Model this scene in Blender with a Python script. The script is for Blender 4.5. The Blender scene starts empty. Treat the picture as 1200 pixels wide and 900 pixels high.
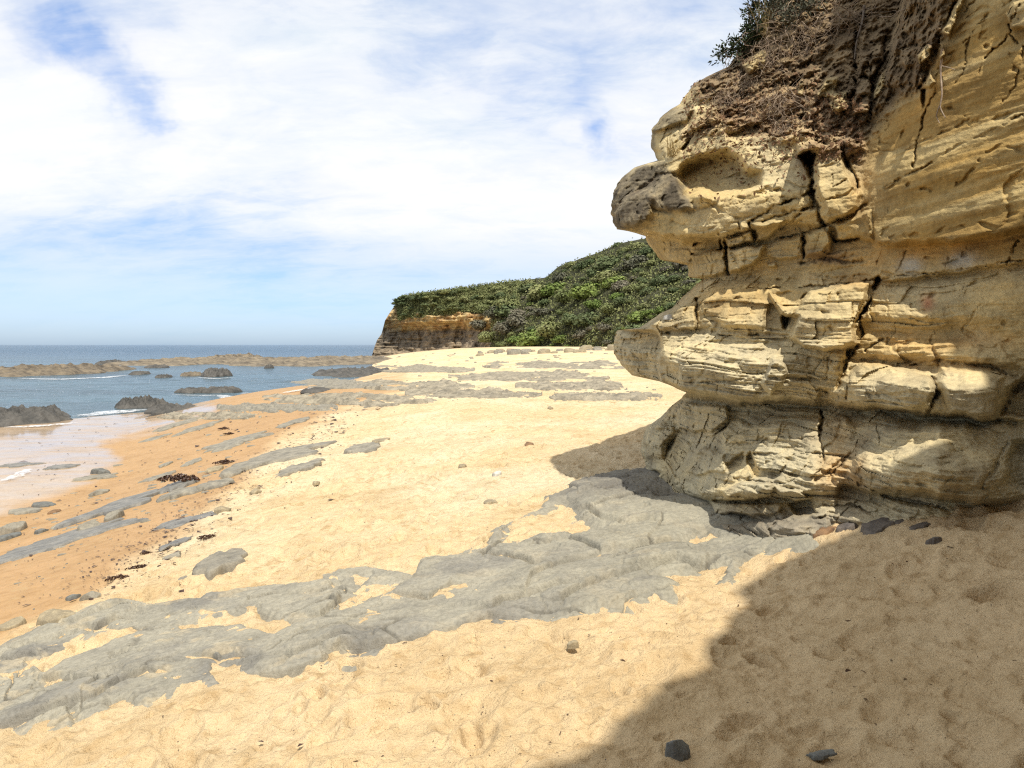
import bpy, math, random
import numpy as np

rng = np.random.default_rng(7)
random.seed(7)
scene = bpy.context.scene
COL = scene.collection
HC = 3.2          # eye height above the sea
F = 867.0         # focal length in photo pixels (1200 wide)
HY = 404.0        # horizon row

# ------------------------------------------------------------------ noise
_perm = rng.permutation(256).astype(np.int32)
_perm = np.concatenate([_perm, _perm, _perm])
_g = rng.normal(size=(256, 3)).astype(np.float32)
_g /= np.linalg.norm(_g, axis=1, keepdims=True)


def perlin(x, y, z):
    x = np.asarray(x, np.float32); y = np.asarray(y, np.float32); z = np.asarray(z, np.float32)
    x, y, z = np.broadcast_arrays(x, y, z)
    xi = np.floor(x).astype(np.int32); yi = np.floor(y).astype(np.int32); zi = np.floor(z).astype(np.int32)
    xf = x - xi; yf = y - yi; zf = z - zi
    xi &= 255; yi &= 255; zi &= 255
    u = xf * xf * xf * (xf * (xf * 6 - 15) + 10)
    v = yf * yf * yf * (yf * (yf * 6 - 15) + 10)
    w = zf * zf * zf * (zf * (zf * 6 - 15) + 10)

    def gr(dx, dy, dz):
        h = _perm[_perm[_perm[xi + dx] + yi + dy] + zi + dz]
        g = _g[h]
        return g[..., 0] * (xf - dx) + g[..., 1] * (yf - dy) + g[..., 2] * (zf - dz)
    x00 = gr(0, 0, 0); x00 += u * (gr(1, 0, 0) - x00)
    x10 = gr(0, 1, 0); x10 += u * (gr(1, 1, 0) - x10)
    x01 = gr(0, 0, 1); x01 += u * (gr(1, 0, 1) - x01)
    x11 = gr(0, 1, 1); x11 += u * (gr(1, 1, 1) - x11)
    a = x00 + v * (x10 - x00)
    b = x01 + v * (x11 - x01)
    return (a + w * (b - a)) * 1.5


def fbm(x, y, z, octv=4, gain=0.5, lac=2.03):
    s = 0; a = 1.0; f = 1.0
    for i in range(octv):
        s = s + a * perlin(x * f + 13.7 * i, y * f - 7.1 * i, z * f + 3.3 * i)
        a *= gain; f *= lac
    return s


def ridged(x, y, z, octv=3):
    s = 0; a = 1.0; f = 1.0
    for i in range(octv):
        s = s + a * (1 - np.abs(perlin(x * f + 5.7 * i, y * f + 9.1 * i, z * f)) * 2)
        a *= .5; f *= 2.1
    return s


def hash2(i, j, k):
    h = (i.astype(np.int64) * 374761393 + j.astype(np.int64) * 668265263 + k * 2147483647) & 0xffffffff
    h = ((h ^ (h >> 13)) * 1274126177) & 0xffffffff
    h = (h ^ (h >> 16)) & 0xffffff
    return h.astype(np.float32) / 0xffffff


def sstep(a, b, x):
    t = np.clip((x - a) / (b - a), 0, 1)
    return t * t * (3 - 2 * t)


def lerp(a, b, t):
    return a + (b - a) * t


# ---------------------------------------------------- polygons in the picture
def seg_dist(px, py, pts, closed=False):
    d = np.full(px.shape, 1e9, np.float32)
    n = len(pts)
    for i in range(n if closed else n - 1):
        x0, y0 = pts[i]; x1, y1 = pts[(i + 1) % n]
        dx, dy = x1 - x0, y1 - y0
        t = np.clip(((px - x0) * dx + (py - y0) * dy) / (dx * dx + dy * dy + 1e-9), 0, 1)
        d = np.minimum(d, np.hypot(px - x0 - t * dx, py - y0 - t * dy))
    return d


def sdf(px, py, pts):
    """positive inside"""
    d = seg_dist(px, py, pts, True)
    ins = np.zeros(px.shape, bool)
    n = len(pts)
    for i in range(n):
        x0, y0 = pts[i]; x1, y1 = pts[(i + 1) % n]
        if y0 == y1:
            continue
        c = ((y0 > py) != (y1 > py)) & (px < (x1 - x0) * (py - y0) / (y1 - y0) + x0)
        ins ^= c
    return np.where(ins, d, -d)


def zm(ox, oy, s, pts):
    return [(ox + x * s, oy + y * s) for x, y in pts]


# ------------------------------------------------------------ mesh building
def mesh_obj(name, verts, faces, mat=None, parent=None, smooth=True, cols=None):
    me = bpy.data.meshes.new(name)
    verts = np.asarray(verts, np.float32)
    faces = np.asarray(faces, np.int32)
    nv, nf, k = len(verts), len(faces), faces.shape[1]
    me.vertices.add(nv)
    me.vertices.foreach_set('co', verts.ravel())
    me.loops.add(nf * k)
    me.loops.foreach_set('vertex_index', faces.ravel())
    me.polygons.add(nf)
    me.polygons.foreach_set('loop_start', np.arange(0, nf * k, k, dtype=np.int32))
    me.polygons.foreach_set('loop_total', np.full(nf, k, np.int32))
    me.polygons.foreach_set('use_smooth', np.full(nf, smooth, bool))
    me.update(calc_edges=True)
    me.validate()
    if cols:
        for cn, c in cols.items():
            at = me.color_attributes.new(cn, 'FLOAT_COLOR', 'POINT')
            c = np.asarray(c, np.float32)
            if c.ndim == 1:
                c = np.stack([c, c, c, np.ones_like(c)], 1)
            elif c.shape[1] == 3:
                c = np.concatenate([c, np.ones((len(c), 1), np.float32)], 1)
            at.data.foreach_set('color', c.ravel())
    o = bpy.data.objects.new(name, me)
    COL.objects.link(o)
    if mat:
        me.materials.append(mat)
    if parent:
        o.parent = parent
    return o


def grid_faces(nr, nc, closed=False):
    r = np.arange(nr - 1)[:, None]
    c = np.arange(nc if closed else nc - 1)[None, :]
    c2 = (c + 1) % nc
    f = np.stack([r * nc + c, r * nc + c2, (r + 1) * nc + c2, (r + 1) * nc + c], -1)
    return f.reshape(-1, 4)


def tag(o, label, cat, group=None):
    o['label'] = label; o['category'] = cat
    if group:
        o['group'] = group
    return o


def kind(o, k, label=None):
    o['kind'] = k
    if label:
        o['label'] = label
        o['category'] = o.name.split('.')[0].replace('_', ' ')
    return o


def empty(name, loc):
    o = bpy.data.objects.new(name, None)
    o.empty_display_size = .2
    COL.objects.link(o)
    o.location = loc
    return o


# ---------------------------------------------------------------- materials
class NT:
    def __init__(self, name):
        self.m = bpy.data.materials.new(name)
        self.m.use_nodes = True
        self.t = self.m.node_tree
        self.b = self.t.nodes['Principled BSDF']
        self.out = self.t.nodes['Material Output']

    def n(self, typ, **kw):
        nd = self.t.nodes.new(typ)
        for k, v in kw.items():
            if k in nd.inputs:
                nd.inputs[k].default_value = v
            else:
                setattr(nd, k, v)
        return nd

    def l(self, a, b):
        self.t.links.new(a, b)

    def pos(self):
        return self.n('ShaderNodeNewGeometry').outputs['Position']

    def noise(self, scale, detail=4, rough=.55, vec=None, dist=0):
        nd = self.n('ShaderNodeTexNoise')
        nd.inputs['Scale'].default_value = scale
        nd.inputs['Detail'].default_value = detail
        nd.inputs['Roughness'].default_value = rough
        nd.inputs['Distortion'].default_value = dist
        self.l(vec if vec is not None else self.pos(), nd.inputs['Vector'])
        return nd.outputs['Fac']

    def scaled(self, sx, sy, sz, vec=None):
        m = self.n('ShaderNodeMapping')
        m.inputs['Scale'].default_value = (sx, sy, sz)
        self.l(vec if vec is not None else self.pos(), m.inputs['Vector'])
        return m.outputs['Vector']

    def ramp(self, fac, stops):
        r = self.n('ShaderNodeValToRGB')
        e = r.color_ramp.elements
        while len(e) < len(stops):
            e.new(.5)
        for i, (p, c) in enumerate(stops):
            e[i].position = p
            e[i].color = (c, c, c, 1) if not hasattr(c, '__len__') else (*c, 1)
        self.l(fac, r.inputs['Fac'])
        return r.outputs['Color']

    def mix(self, a, b, fac, mode='MIX'):
        m = self.n('ShaderNodeMix', data_type='RGBA', blend_type=mode)
        for s, v in ((m.inputs['Factor'], fac), (m.inputs[6], a), (m.inputs[7], b)):
            if hasattr(v, 'links') or hasattr(v, 'is_linked'):
                self.l(v, s)
            elif hasattr(v, '__len__'):
                s.default_value = (*v, 1) if len(v) == 3 else v
            else:
                s.default_value = v
        return m.outputs[2]

    def math(self, op, a, b=0.0):
        m = self.n('ShaderNodeMath', operation=op)
        for s, v in ((m.inputs[0], a), (m.inputs[1], b)):
            if hasattr(v, 'is_linked'):
                self.l(v, s)
            else:
                s.default_value = v
        return m.outputs[0]

    def attr(self, name):
        a = self.n('ShaderNodeAttribute')
        a.attribute_name = name
        return a.outputs['Color']

    def bump(self, h, dist=.01, strength=1.0, prev=None):
        b = self.n('ShaderNodeBump')
        b.inputs['Strength'].default_value = strength
        b.inputs['Distance'].default_value = dist
        self.l(h, b.inputs['Height'])
        if prev is not None:
            self.l(prev, b.inputs['Normal'])
        return b.outputs['Normal']


def mat_cliff():
    k = NT('sandstone')
    c = k.attr('Col')
    n1 = k.noise(3.0, 6, .6)
    n2 = k.noise(26, 5, .65)
    st = k.noise(1.0, 5, .62, k.scaled(3, 3, 34))
    c = k.mix(c, k.ramp(n1, [(.3, (.66, .64, .64)), (.5, (1, 1, 1)), (.72, (1.28, 1.24, 1.15))]), 1, 'MULTIPLY')
    c = k.mix(c, k.ramp(st, [(.34, (.84, .82, .78)), (.5, (1, 1, 1)), (.68, (1.12, 1.11, 1.08))]), .35, 'MULTIPLY')
    c = k.mix(c, k.ramp(n2, [(.3, (.72, .72, .72)), (.5, (1, 1, 1)), (.7, (1.22, 1.22, 1.22))]), .7, 'MULTIPLY')
    # small dark pits and lichen dots
    v = k.noise(75, 3, .6)
    c = k.mix(c, (.07, .055, .04), k.ramp(v, [(.68, 0), (.78, .3)]))
    k.l(c, k.b.inputs['Base Color'])
    k.b.inputs['Roughness'].default_value = .92
    k.b.inputs['Specular IOR Level'].default_value = .15
    nb = k.bump(k.noise(22, 8, .66), .03, .6)
    nb = k.bump(k.noise(1.0, 6, .65, k.scaled(9, 9, 32)), .014, .45, nb)
    nb = k.bump(k.noise(140, 4, .6), .006, .7, nb)
    k.l(nb, k.b.inputs['Normal'])
    return k.m


def mat_rock(name, base, dark, spec=.2, rough=.85, sc=1.0, attr=False):
    k = NT(name)
    n1 = k.noise(2.2 * sc, 6, .6)
    n2 = k.noise(18 * sc, 6, .65)
    c = k.mix(dark, base, k.ramp(n1, [(.34, 0), (.62, 1)]))
    if attr:
        c = k.mix(c, k.attr('Col'), .6)
    c = k.mix(c, k.ramp(n2, [(.3, .68), (.5, 1), (.7, 1.25)]), .8, 'MULTIPLY')
    v = k.noise(60 * sc, 3, .6)
    c = k.mix(c, tuple(x * .35 for x in dark), k.ramp(v, [(.64, 0), (.74, .6)]))
    k.l(c, k.b.inputs['Base Color'])
    k.b.inputs['Roughness'].default_value = rough
    k.b.inputs['Specular IOR Level'].default_value = spec
    nb = k.bump(k.noise(9 * sc, 8, .65), .05 / sc, .45)
    nb = k.bump(k.noise(70 * sc, 5, .65), .01 / sc, .7, nb)
    k.l(nb, k.b.inputs['Normal'])
    return k.m


def mat_sand():
    k = NT('beach_sand')
    c = k.attr('Col')
    c = k.mix(c, k.ramp(k.noise(1.3, 6, .6), [(.3, (.86, .83, .78)), (.5, (1, 1, 1)), (.7, (1.08, 1.08, 1.1))]), 1, 'MULTIPLY')
    c = k.mix(c, k.ramp(k.noise(9, 5, .65), [(.32, (.80, .76, .70)), (.5, (1, 1, 1)), (.7, (1.1, 1.1, 1.1))]), .75, 'MULTIPLY')
    c = k.mix(c, k.ramp(k.noise(420, 2, .6), [(.3, .76), (.5, 1), (.7, 1.16)]), .8, 'MULTIPLY')
    mo = k.math('MULTIPLY', k.ramp(k.noise(6.5, 5, .62), [(.53, 0), (.66, .75)]), k.ramp(k.noise(.8, 3, .5), [(.38, .25), (.6, 1)]))  # brown mottles painted in for the shade of sand dimples
    c = k.mix(c, (.40, .265, .125), mo)
    sp = k.ramp(k.noise(38, 2, .55), [(.725, 0), (.755, .85)])
    c = k.mix(c, (.10, .07, .045), sp)
    k.l(c, k.b.inputs['Base Color'])
    w = k.n('ShaderNodeSeparateColor')
    k.l(k.attr('Wet'), w.inputs[0])
    rr = k.n('ShaderNodeMapRange'); k.l(w.outputs[0], rr.inputs[0])
    rr.inputs[3].default_value = .97; rr.inputs[4].default_value = .55
    k.l(rr.outputs[0], k.b.inputs['Roughness'])
    k.b.inputs['Specular IOR Level'].default_value = .12
    k.l(k.math('MULTIPLY', w.outputs[1], k.ramp(k.noise(1, 5, .6, k.scaled(.5, 1.6, 1)), [(.32, .35), (.6, 1)])), k.b.inputs['Coat Weight'])
    k.b.inputs['Coat Roughness'].default_value = .09
    k.b.inputs['Coat IOR'].default_value = 1.5
    dry = k.math('SUBTRACT', 1.0, k.math('MULTIPLY', w.outputs[0], .8))
    h1 = k.math('MULTIPLY', k.noise(11, 7, .62), dry)
    h2 = k.math('MULTIPLY', k.noise(60, 5, .62), dry)
    nb = k.bump(h1, .10, .6)
    nb = k.bump(h2, .02, .7, nb)
    nb = k.bump(k.noise(350, 3, .6), .002, .6, nb)
    k.l(nb, k.b.inputs['Normal'])
    return k.m


def mat_water():
    k = NT('sea_water')
    k.b.inputs['Base Color'].default_value = (.035, .075, .10, 1)
    far = k.n('ShaderNodeSeparateXYZ'); k.l(k.pos(), far.inputs[0])
    c = k.mix((.06, .105, .125), (.010, .045, .085), k.ramp(k.math('DIVIDE', far.outputs[1], 500.0), [(.06, 0), (.5, 1)]))
    c = k.mix(c, k.ramp(k.noise(1.0, 5, .6, k.scaled(.03, .09, 1)), [(.35, .7), (.65, 1.3)]), 1, 'MULTIPLY')
    k.l(c, k.b.inputs['Base Color'])
    k.b.inputs['Roughness'].default_value = .16
    k.b.inputs['IOR'].default_value = 1.33
    k.l(k.ramp(k.math('DIVIDE', far.outputs[1], 400.0), [(.05, .5), (.3, .22), (.9, .05)]), k.b.inputs['Specular IOR Level'])
    nb = k.bump(k.noise(1.0, 5, .62, k.scaled(.5, 1.3, 1)), .7, .8)
    nb = k.bump(k.noise(1.0, 4, .6, k.scaled(2.2, 5.5, 1)), .16, .8, nb)
    k.l(nb, k.b.inputs['Normal'])
    return k.m


def mat_plain(name, c1, c2, sc=8, rough=.8, spec=.2, trans=0):
    k = NT(name)
    c = k.mix(c1, c2, k.ramp(k.noise(sc, 4, .6), [(.35, 0), (.65, 1)]))
    k.l(c, k.b.inputs['Base Color'])
    k.b.inputs['Roughness'].default_value = rough
    k.b.inputs['Specular IOR Level'].default_value = spec
    return k.m


def mat_leaf(name, c1, c2, c3):
    k = NT(name)
    oi = k.n('ShaderNodeObjectInfo')
    g = k.n('ShaderNodeNewGeometry')
    c = k.mix(c1, c2, g.outputs['Random Per Island'])
    c = k.mix(c, c3, k.ramp(k.noise(.9, 3, .6), [(.5, 0), (.72, .8)]))
    c = k.mix(c, k.ramp(oi.outputs['Random'], [(0, (.72, .76, .7)), (1, (1.3, 1.22, 1.2))]), 1, 'MULTIPLY')
    k.l(c, k.b.inputs['Base Color'])
    k.b.inputs['Roughness'].default_value = .75
    k.b.inputs['Specular IOR Level'].default_value = .1
    return k.m


M = dict(
    cliff=mat_cliff(),
    shelf=mat_rock('shelf_rock', (.33, .30, .23), (.14, .13, .11), .2, .9, 1.6, True),
    reef_brown=mat_rock('reef_brown_rock', (.23, .185, .125), (.085, .07, .052), .25, .8, .35),
    reef_mid=mat_rock('reef_mid_rock', (.19, .15, .10), (.07, .058, .045), .25, .8, .5),
    reef_dark=mat_rock('reef_dark_rock', (.10, .09, .075), (.04, .038, .033), .35, .6, .6),
    flat=mat_rock('pale_platform_rock', (.33, .285, .205), (.16, .14, .105), .2, .9, 1.2),
    slab=mat_rock('grey_slab_rock', (.27, .24, .18), (.15, .135, .105), .3, .7, 2.5),
    wet_slab=mat_rock('wet_grey_rock', (.21, .195, .165), (.11, .104, .09), .35, .5, 2.5),
    tan=mat_rock('tan_stone', (.33, .27, .17), (.2, .165, .11), .2, .85, 4),
    pale=mat_rock('pale_stone', (.5, .48, .42), (.36, .34, .29), .2, .85, 5),
    bluegrey=mat_rock('blue_grey_stone', (.16, .16, .14), (.09, .088, .08), .3, .7, 6),
    brownrock=mat_rock('brown_stone', (.24, .14, .07), (.12, .075, .045), .2, .8, 6),
    purple=mat_rock('dark_purple_rock', (.15, .125, .10), (.075, .064, .056), .3, .7, 5),
    weed=mat_plain('seaweed', (.035, .014, .008), (.075, .035, .015), 30, .45, .4),
    sand=mat_sand(),
    water=mat_water(),
    bark=mat_plain('bark', (.10, .075, .055), (.2, .16, .12), 20, .9),
    straw=mat_plain('dry_straw', (.34, .25, .12), (.5, .40, .2), 40, .8),
    twig=mat_plain('dead_twig', (.20, .14, .095), (.36, .28, .2), 30, .85),
    litter=mat_plain('leaf_litter', (.15, .085, .045), (.26, .155, .085), 30, .85),
    leaf_bright=mat_leaf('bright_green_leaf', (.13, .18, .045), (.165, .21, .06), (.11, .13, .05)),
    leaf_olive=mat_leaf('olive_leaf', (.13, .15, .058), (.175, .19, .08), (.155, .15, .08)),
    leaf_dark=mat_leaf('dark_leaf', (.075, .10, .045), (.11, .135, .06), (.095, .10, .055)),
    leaf_grey=mat_leaf('grey_twig_leaf', (.105, .10, .07), (.15, .14, .105), (.10, .11, .06)),
    leaf_black=mat_leaf('blackish_leaf', (.018, .028, .014), (.035, .05, .022), (.03, .035, .02)),  # near-black green, the darkest leaf colour, for the clifftop shrubs
)


# ------------------------------------------------------------------- ground
SH_Y = [-30, 2, 8, 14.5, 17, 24, 31, 36, 42, 60, 77, 100, 150, 190, 230, 260, 300]
SH_X = [-5.5, -6.5, -8, -9.0, -9.3, -12.5, -16.0, -17.0, -14.6, -14, -15, -19, -28, -35, -20, 40, 300]
WL_Y = [-30, 8, 14.5, 17, 24, 29, 33, 36, 42, 60, 77, 100, 150, 190, 230, 260, 300]
WL_X = [-14, -14, -15.5, -16.5, -19, -20.5, -19, -17.2, -14.8, -14.2, -15.2, -19.2, -28.2, -35.2, -20.2, 39, 299]


def shore(y):
    return np.interp(y, SH_Y, SH_X)


def gz(x, y):
    x = np.asarray(x, np.float64); y = np.asarray(y, np.float64)
    D = (x - shore(y)) * .88
    Dp = np.maximum(D, 0)
    z = 1.72 * (1 - np.exp(-(Dp / 5.5) ** 1.25))
    Dn = (x - np.interp(y, WL_Y, WL_X)) * .88
    z = z + .06 * sstep(0, 1.2, Dn)
    z = np.where(Dn < 0, np.maximum(.09 * Dn, -2.5), z)
    z = z + sstep(18, 105, y) * sstep(5, 26, D) * 1.1
    # sand banked against the cliff on the right
    z = z + .40 * 1.2 * sstep(1.5, 3.7, x - .12 * (y - 5.7)) * sstep(8.2, 6.0, y)
    # land behind the cliff
    w = (x - 1.45) * .79 + (y - 9.0) * .61
    z = z + 7.0 * sstep(2.5, 14, w) * sstep(9.5, 15, y + .35 * x) * sstep(4, 12, x) * sstep(75, 45, y) * sstep(.26, .42, x / np.maximum(y, 1))
    return z


def to_px(x, y, z):
    yy = np.maximum(y, .3)
    return 600 + F * x / yy, HY + F * (HC - z) / yy


_YS = np.geomspace(1.2, 420, 900)


def on_ground(px, py):
    """the ground (or water) point seen at a pixel"""
    a = (px - 600) / F; e = max((py - HY) / F, 1e-3)
    z = np.maximum(gz(a * _YS, _YS), 0.0)
    f = HC - e * _YS - z
    i = int(np.argmax(f <= 0))
    if f[i] > 0:
        i = len(_YS) - 1
    i = max(i, 1)
    t = np.clip(f[i - 1] / (f[i - 1] - f[i] + 1e-12), 0, 1)
    Y = _YS[i - 1] + (_YS[i] - _YS[i - 1]) * t
    return a * Y, Y, max(float(gz(a * Y, Y)), 0.0)


def gmarch(px, py):
    """the same for arrays"""
    sh = px.shape; px = px.ravel(); py = py.ravel()
    out = np.zeros((3, len(px)))
    ys = _YS[::2]
    for k in range(0, len(px), 4000):
        a = ((px[k:k + 4000] - 600) / F)[:, None]; e = np.maximum((py[k:k + 4000] - HY) / F, 1e-3)[:, None]
        f = HC - e * ys[None] - np.maximum(gz(a * ys[None], np.broadcast_to(ys[None], (len(a), len(ys)))), 0)
        i = np.maximum(np.argmax(f <= 0, 1), 1)
        r = np.arange(len(a))
        t = np.clip(f[r, i - 1] / (f[r, i - 1] - f[r, i] + 1e-12), 0, 1)
        Y = ys[i - 1] + (ys[i] - ys[i - 1]) * t
        out[0, k:k + 4000] = a[:, 0] * Y; out[1, k:k + 4000] = Y
    out[2] = np.maximum(gz(out[0], out[1]), 0)
    return out[0].reshape(sh), out[1].reshape(sh), out[2].reshape(sh)


# wet / wash areas as seen in the picture
WET = [(-400, 905), (-40, 790), (30, 740), (110, 700), (140, 672), (180, 645), (228, 612), (262, 580), (300, 545), (330, 515),
       (372, 492), (430, 474), (470, 462), (470, 440), (-400, 440)]
WASH = [(-400, 690), (-30, 608), (20, 592), (75, 580), (120, 556), (138, 540), (118, 522), (150, 508), (210, 498), (262, 482), (240, 470), (-400, 470)]


def build_ground():
    cy = -2.0
    a = np.concatenate([np.linspace(-6, -.9, 40)[:-1], np.linspace(-.9, .78, 1050), np.linspace(.78, 6, 40)[1:]])
    dep = np.concatenate([np.linspace(.72, .06, 560), np.linspace(.06, .0105, 110)[1:]])
    Y = np.concatenate([np.linspace(-1.9, 1.8 / .72, 60)[:-1], 1.8 / dep, [200, 240, 300, 450]])
    nr, nc = len(Y), len(a)
    A, YY = np.meshgrid(a, Y)
    X = A * (YY - cy)
    z = gz(X, YY)
    px, py = to_px(X, YY, z)
    # dimples and footprints
    near = sstep(40, 12, YY)
    wetd = sdf(px, py, WET)
    wob = 10 * fbm(X * .7, YY * .7, 0 * X, 3)
    wet = sstep(-14, 14, wetd + wob) * sstep(2.2, 1.3, z + .01 * YY * 0)
    wash = sstep(-8, 10, sdf(px, py, WASH) + wob * .8)
    dry = (1 - wet)
    for cs, dmax, kk, dens in ((.31, .042, 1, .5), (.16, .016, 2, .5), (.55, .034, 3, .35), (.43, .040, 4, .35)):
        gx = np.floor(X / cs).astype(np.int64); gy = np.floor(YY / cs).astype(np.int64)
        dz = np.zeros_like(z)
        for di in (-1, 0, 1):
            for dj in (-1, 0, 1):
                ci = gx + di; cj = gy + dj
                ok = hash2(ci, cj, kk) < dens
                cx_ = (ci + .2 + .6 * hash2(ci, cj, kk + 10)) * cs
                cy_ = (cj + .2 + .6 * hash2(ci, cj, kk + 20)) * cs
                th = hash2(ci, cj, kk + 30) * 6.28
                r = cs * (.22 + .25 * hash2(ci, cj, kk + 40))
                ux = (X - cx_); uy = (YY - cy_)
                p = (ux * np.cos(th) + uy * np.sin(th)) / r
                q = (-ux * np.sin(th) + uy * np.cos(th)) / (r * .55)
                rr = np.sqrt(p * p + q * q)
                dep_ = dmax * (.3 + .7 * hash2(ci, cj, kk + 50))
                dz += np.where(ok, dep_ * (-np.exp(-(rr ** 3)) + .45 * np.exp(-((rr - 1.35) / .35) ** 2)), 0)
        z = z + dz * dry * near * 1.25
    z = z + dry * near * (0.030 * fbm(X * 1.6, YY * 1.6, 0 * X + 4, 4) + .014 * fbm(X * 7, YY * 7, 0 * X + 9, 4, .6))
    z = z + (1 - near) * .05 * fbm(X * .5, YY * .5, 0 * X, 3) * dry * sstep(200, 60, YY)
    z = z + wet * .006 * fbm(X * 1.5, YY * 1.5, 0 * X + 2, 3)
    # colour of the sand itself
    dryc = np.array([.63, .515, .335]); dry2 = np.array([.61, .465, .27]); wetc = np.array([.37, .22, .095]); washc = np.array([.40, .30, .20])
    soil = np.array([.30, .21, .12])
    nn = sstep(-.5, .6, fbm(X * .35, YY * .35, 0 * X + 7, 4))[..., None]
    c = dryc * nn + dry2 * (1 - nn)
    c = lerp(c, np.array([.60, .44, .245]), (.75 * sstep(10, 5, YY))[..., None])
    c = lerp(c, wetc, (wet * .95)[..., None])
    c = lerp(c, washc, (wash * .7)[..., None])
    c = lerp(c, soil, (sstep(3, 4.5, z))[..., None])
    wm = np.stack([wet, wash, 0 * wet], -1)
    v = np.stack([X, YY, z], -1).reshape(-1, 3)
    o = mesh_obj('beach_ground', v, grid_faces(nr, nc), M['sand'], cols={'Col': c.reshape(-1, 3), 'Wet': wm.reshape(-1, 3)})
    kind(o, 'structure', 'pale dry sand beach turning orange where wet')


# -------------------------------------------------------------------- sea
def build_sea():
    ys = np.concatenate([np.linspace(4, 80, 260), np.geomspace(80, 30000, 160)[1:]])
    a = np.concatenate([np.linspace(-8, -1, 20)[:-1], np.linspace(-1, .2, 260), np.linspace(.2, 8, 24)[1:]])
    A, Y = np.meshgrid(a, ys)
    X = A * (Y + 4) 
    amp = .05 * sstep(400, 60, Y) * sstep(14, 45, Y)
    z = amp * (fbm(X * .35, Y * .9, 0 * X, 3)) + .004
    o = mesh_obj('sea', np.stack([X, Y, z], -1).reshape(-1, 3), grid_faces(len(ys), len(a)), M['water'])
    kind(o, 'structure', 'blue grey sea with small ripples')


def mat_foam():
    k = NT('sea_foam')
    k.b.inputs['Base Color'].default_value = (.8, .8, .8, 1)
    k.b.inputs['Roughness'].default_value = .6
    n = k.noise(5.5, 6, .7, dist=.9)
    k.l(k.math('MULTIPLY', k.ramp(n, [(.40, 0), (.60, 1)]), k.attr('Col')), k.b.inputs['Alpha'])
    return k.m


def foam(pts, width, label, seed=0):
    """strip of foam lying on the water along picture points"""
    P = np.array([on_ground(*p)[:2] for p in pts])
    s = np.concatenate([[0], np.cumsum(np.hypot(*np.diff(P, axis=0).T))])
    n = 60
    ss = np.linspace(0, s[-1], n)
    cx = np.interp(ss, s, P[:, 0]); cy = np.interp(ss, s, P[:, 1])
    t = np.stack([np.gradient(cx), np.gradient(cy)], 1); t /= np.linalg.norm(t, axis=1)[:, None]
    nr = np.stack([-t[:, 1], t[:, 0]], 1)
    m = 9
    V = []; A = []
    for i in range(n):
        e = math.sin(math.pi * i / (n - 1)) ** .5
        for j in range(m):
            u = j / (m - 1) * 2 - 1
            w = width * e * (1 + .5 * float(perlin(ss[i] * .9 / max(width, .2), seed, .3)))
            x = cx[i] + nr[i, 0] * u * w; y = cy[i] + nr[i, 1] * u * w
            zz = max(float(gz(x, y)), 0) + .035 + .05 * (1 - u * u) * min(width, 1)
            V.append((x, y, zz)); A.append((1 - u * u) ** .5 * e)
    o = mesh_obj('sea_foam', V, grid_faces(n, m), M['foam'], cols={'Col': np.array(A)})
    kind(o, 'stuff', label)


# ------------------------------------------------------------------- cliff
ZA = lambda p: zm(700, 130, .21667, p)
ZB = lambda p: zm(820, 0, .21667, p)
ZC = lambda p: zm(940, 0, .21667, p)
ZD = lambda p: zm(940, 180, .21667, p)
ZE = lambda p: zm(710, 320, .21667, p)
ZF = lambda p: zm(940, 320, .21667, p)
ZG = lambda p: zm(730, 450, .21667, p)
ZH = lambda p: zm(940, 450, .21667, p)

LC = [700, 760, 800, 850, 900, 950, 1010]
LN = [  # rows of the relief, left part: picture row, distance out of the wall
    ([-430] * 7, [-7] * 7),
    ([-260] * 7, [-4.2] * 7),
    ([-100] * 7, [-2.4] * 7),
    ([40] * 7, [-1.3, -1.3, -1.3, -1.25, -1.15, -1.05, -.95]),
    ([150, 140, 125, 130, 140, 150, 150], [-.5, -.45, -.4, -.3, -.3, -.25, -.15]),
    ([200, 200, 182, 160, 160, 165, 170], [.0, .05, .05, .05, 0, 0, -.05]),
    ([250, 250, 250, 240, 235, 240, 250], [.25, .4, .5, .45, .35, .25, .1]),
    ([270, 272, 278, 272, 262, 258, 270], [.2, .4, .5, .45, .3, .18, .05]),
    ([274, 278, 288, 284, 272, 265, 280], [-.3, -.3, -.05, 0, 0, .05, 0]),
    ([300, 300, 326, 322, 316, 312, 300], [-.6, -.5, -.05, 0, 0, .05, .02]),
    ([360, 350, 330, 325, 322, 318, 310], [-.3, -.2, 0, 0, .03, .05, .05]),
    ([384, 372, 352, 340, 340, 340, 335], [-.1, .05, .25, .25, .22, .17, .12]),
    ([387, 386, 384, 382, 384, 384, 380], [0, .3, .45, .45, .42, .36, .28]),
    ([392, 391, 389, 388, 390, 390, 386], [.1, .35, .42, .42, .38, .32, .25]),
    ([410, 415, 422, 424, 424, 424, 422], [.2, .5, .92, .92, .75, .55, .4]),
    ([428, 440, 458, 466, 468, 466, 462], [.1, .35, .85, .85, .7, .52, .42]),
    ([440, 450, 466, 474, 476, 474, 472], [-.7, -.7, -.3, -.05, 0, 0, .05]),
    ([500, 500, 500, 487, 485, 485, 485], [-.75, -.65, -.4, .05, .15, .15, .15]),
    ([530, 525, 530, 524, 506, 496, 496], [-.7, -.6, -.2, .5, .55, .5, .4]),
    ([550, 552, 572, 580, 576, 572, 572], [-.65, -.55, .35, .95, 1.05, .95, .75]),
    ([560, 562, 590, 592, 588, 582, 580], [-.7, -.6, .15, .65, .75, .75, .7]),
    ([580, 590, 610, 615, 620, 624, 627], [-.5, -.3, .5, 1.05, 1.2, 1.15, .95]),
    ([760] * 7, [1.3] * 7),
]
RC = [990, 1050, 1100, 1150, 1200, 1320]
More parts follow.
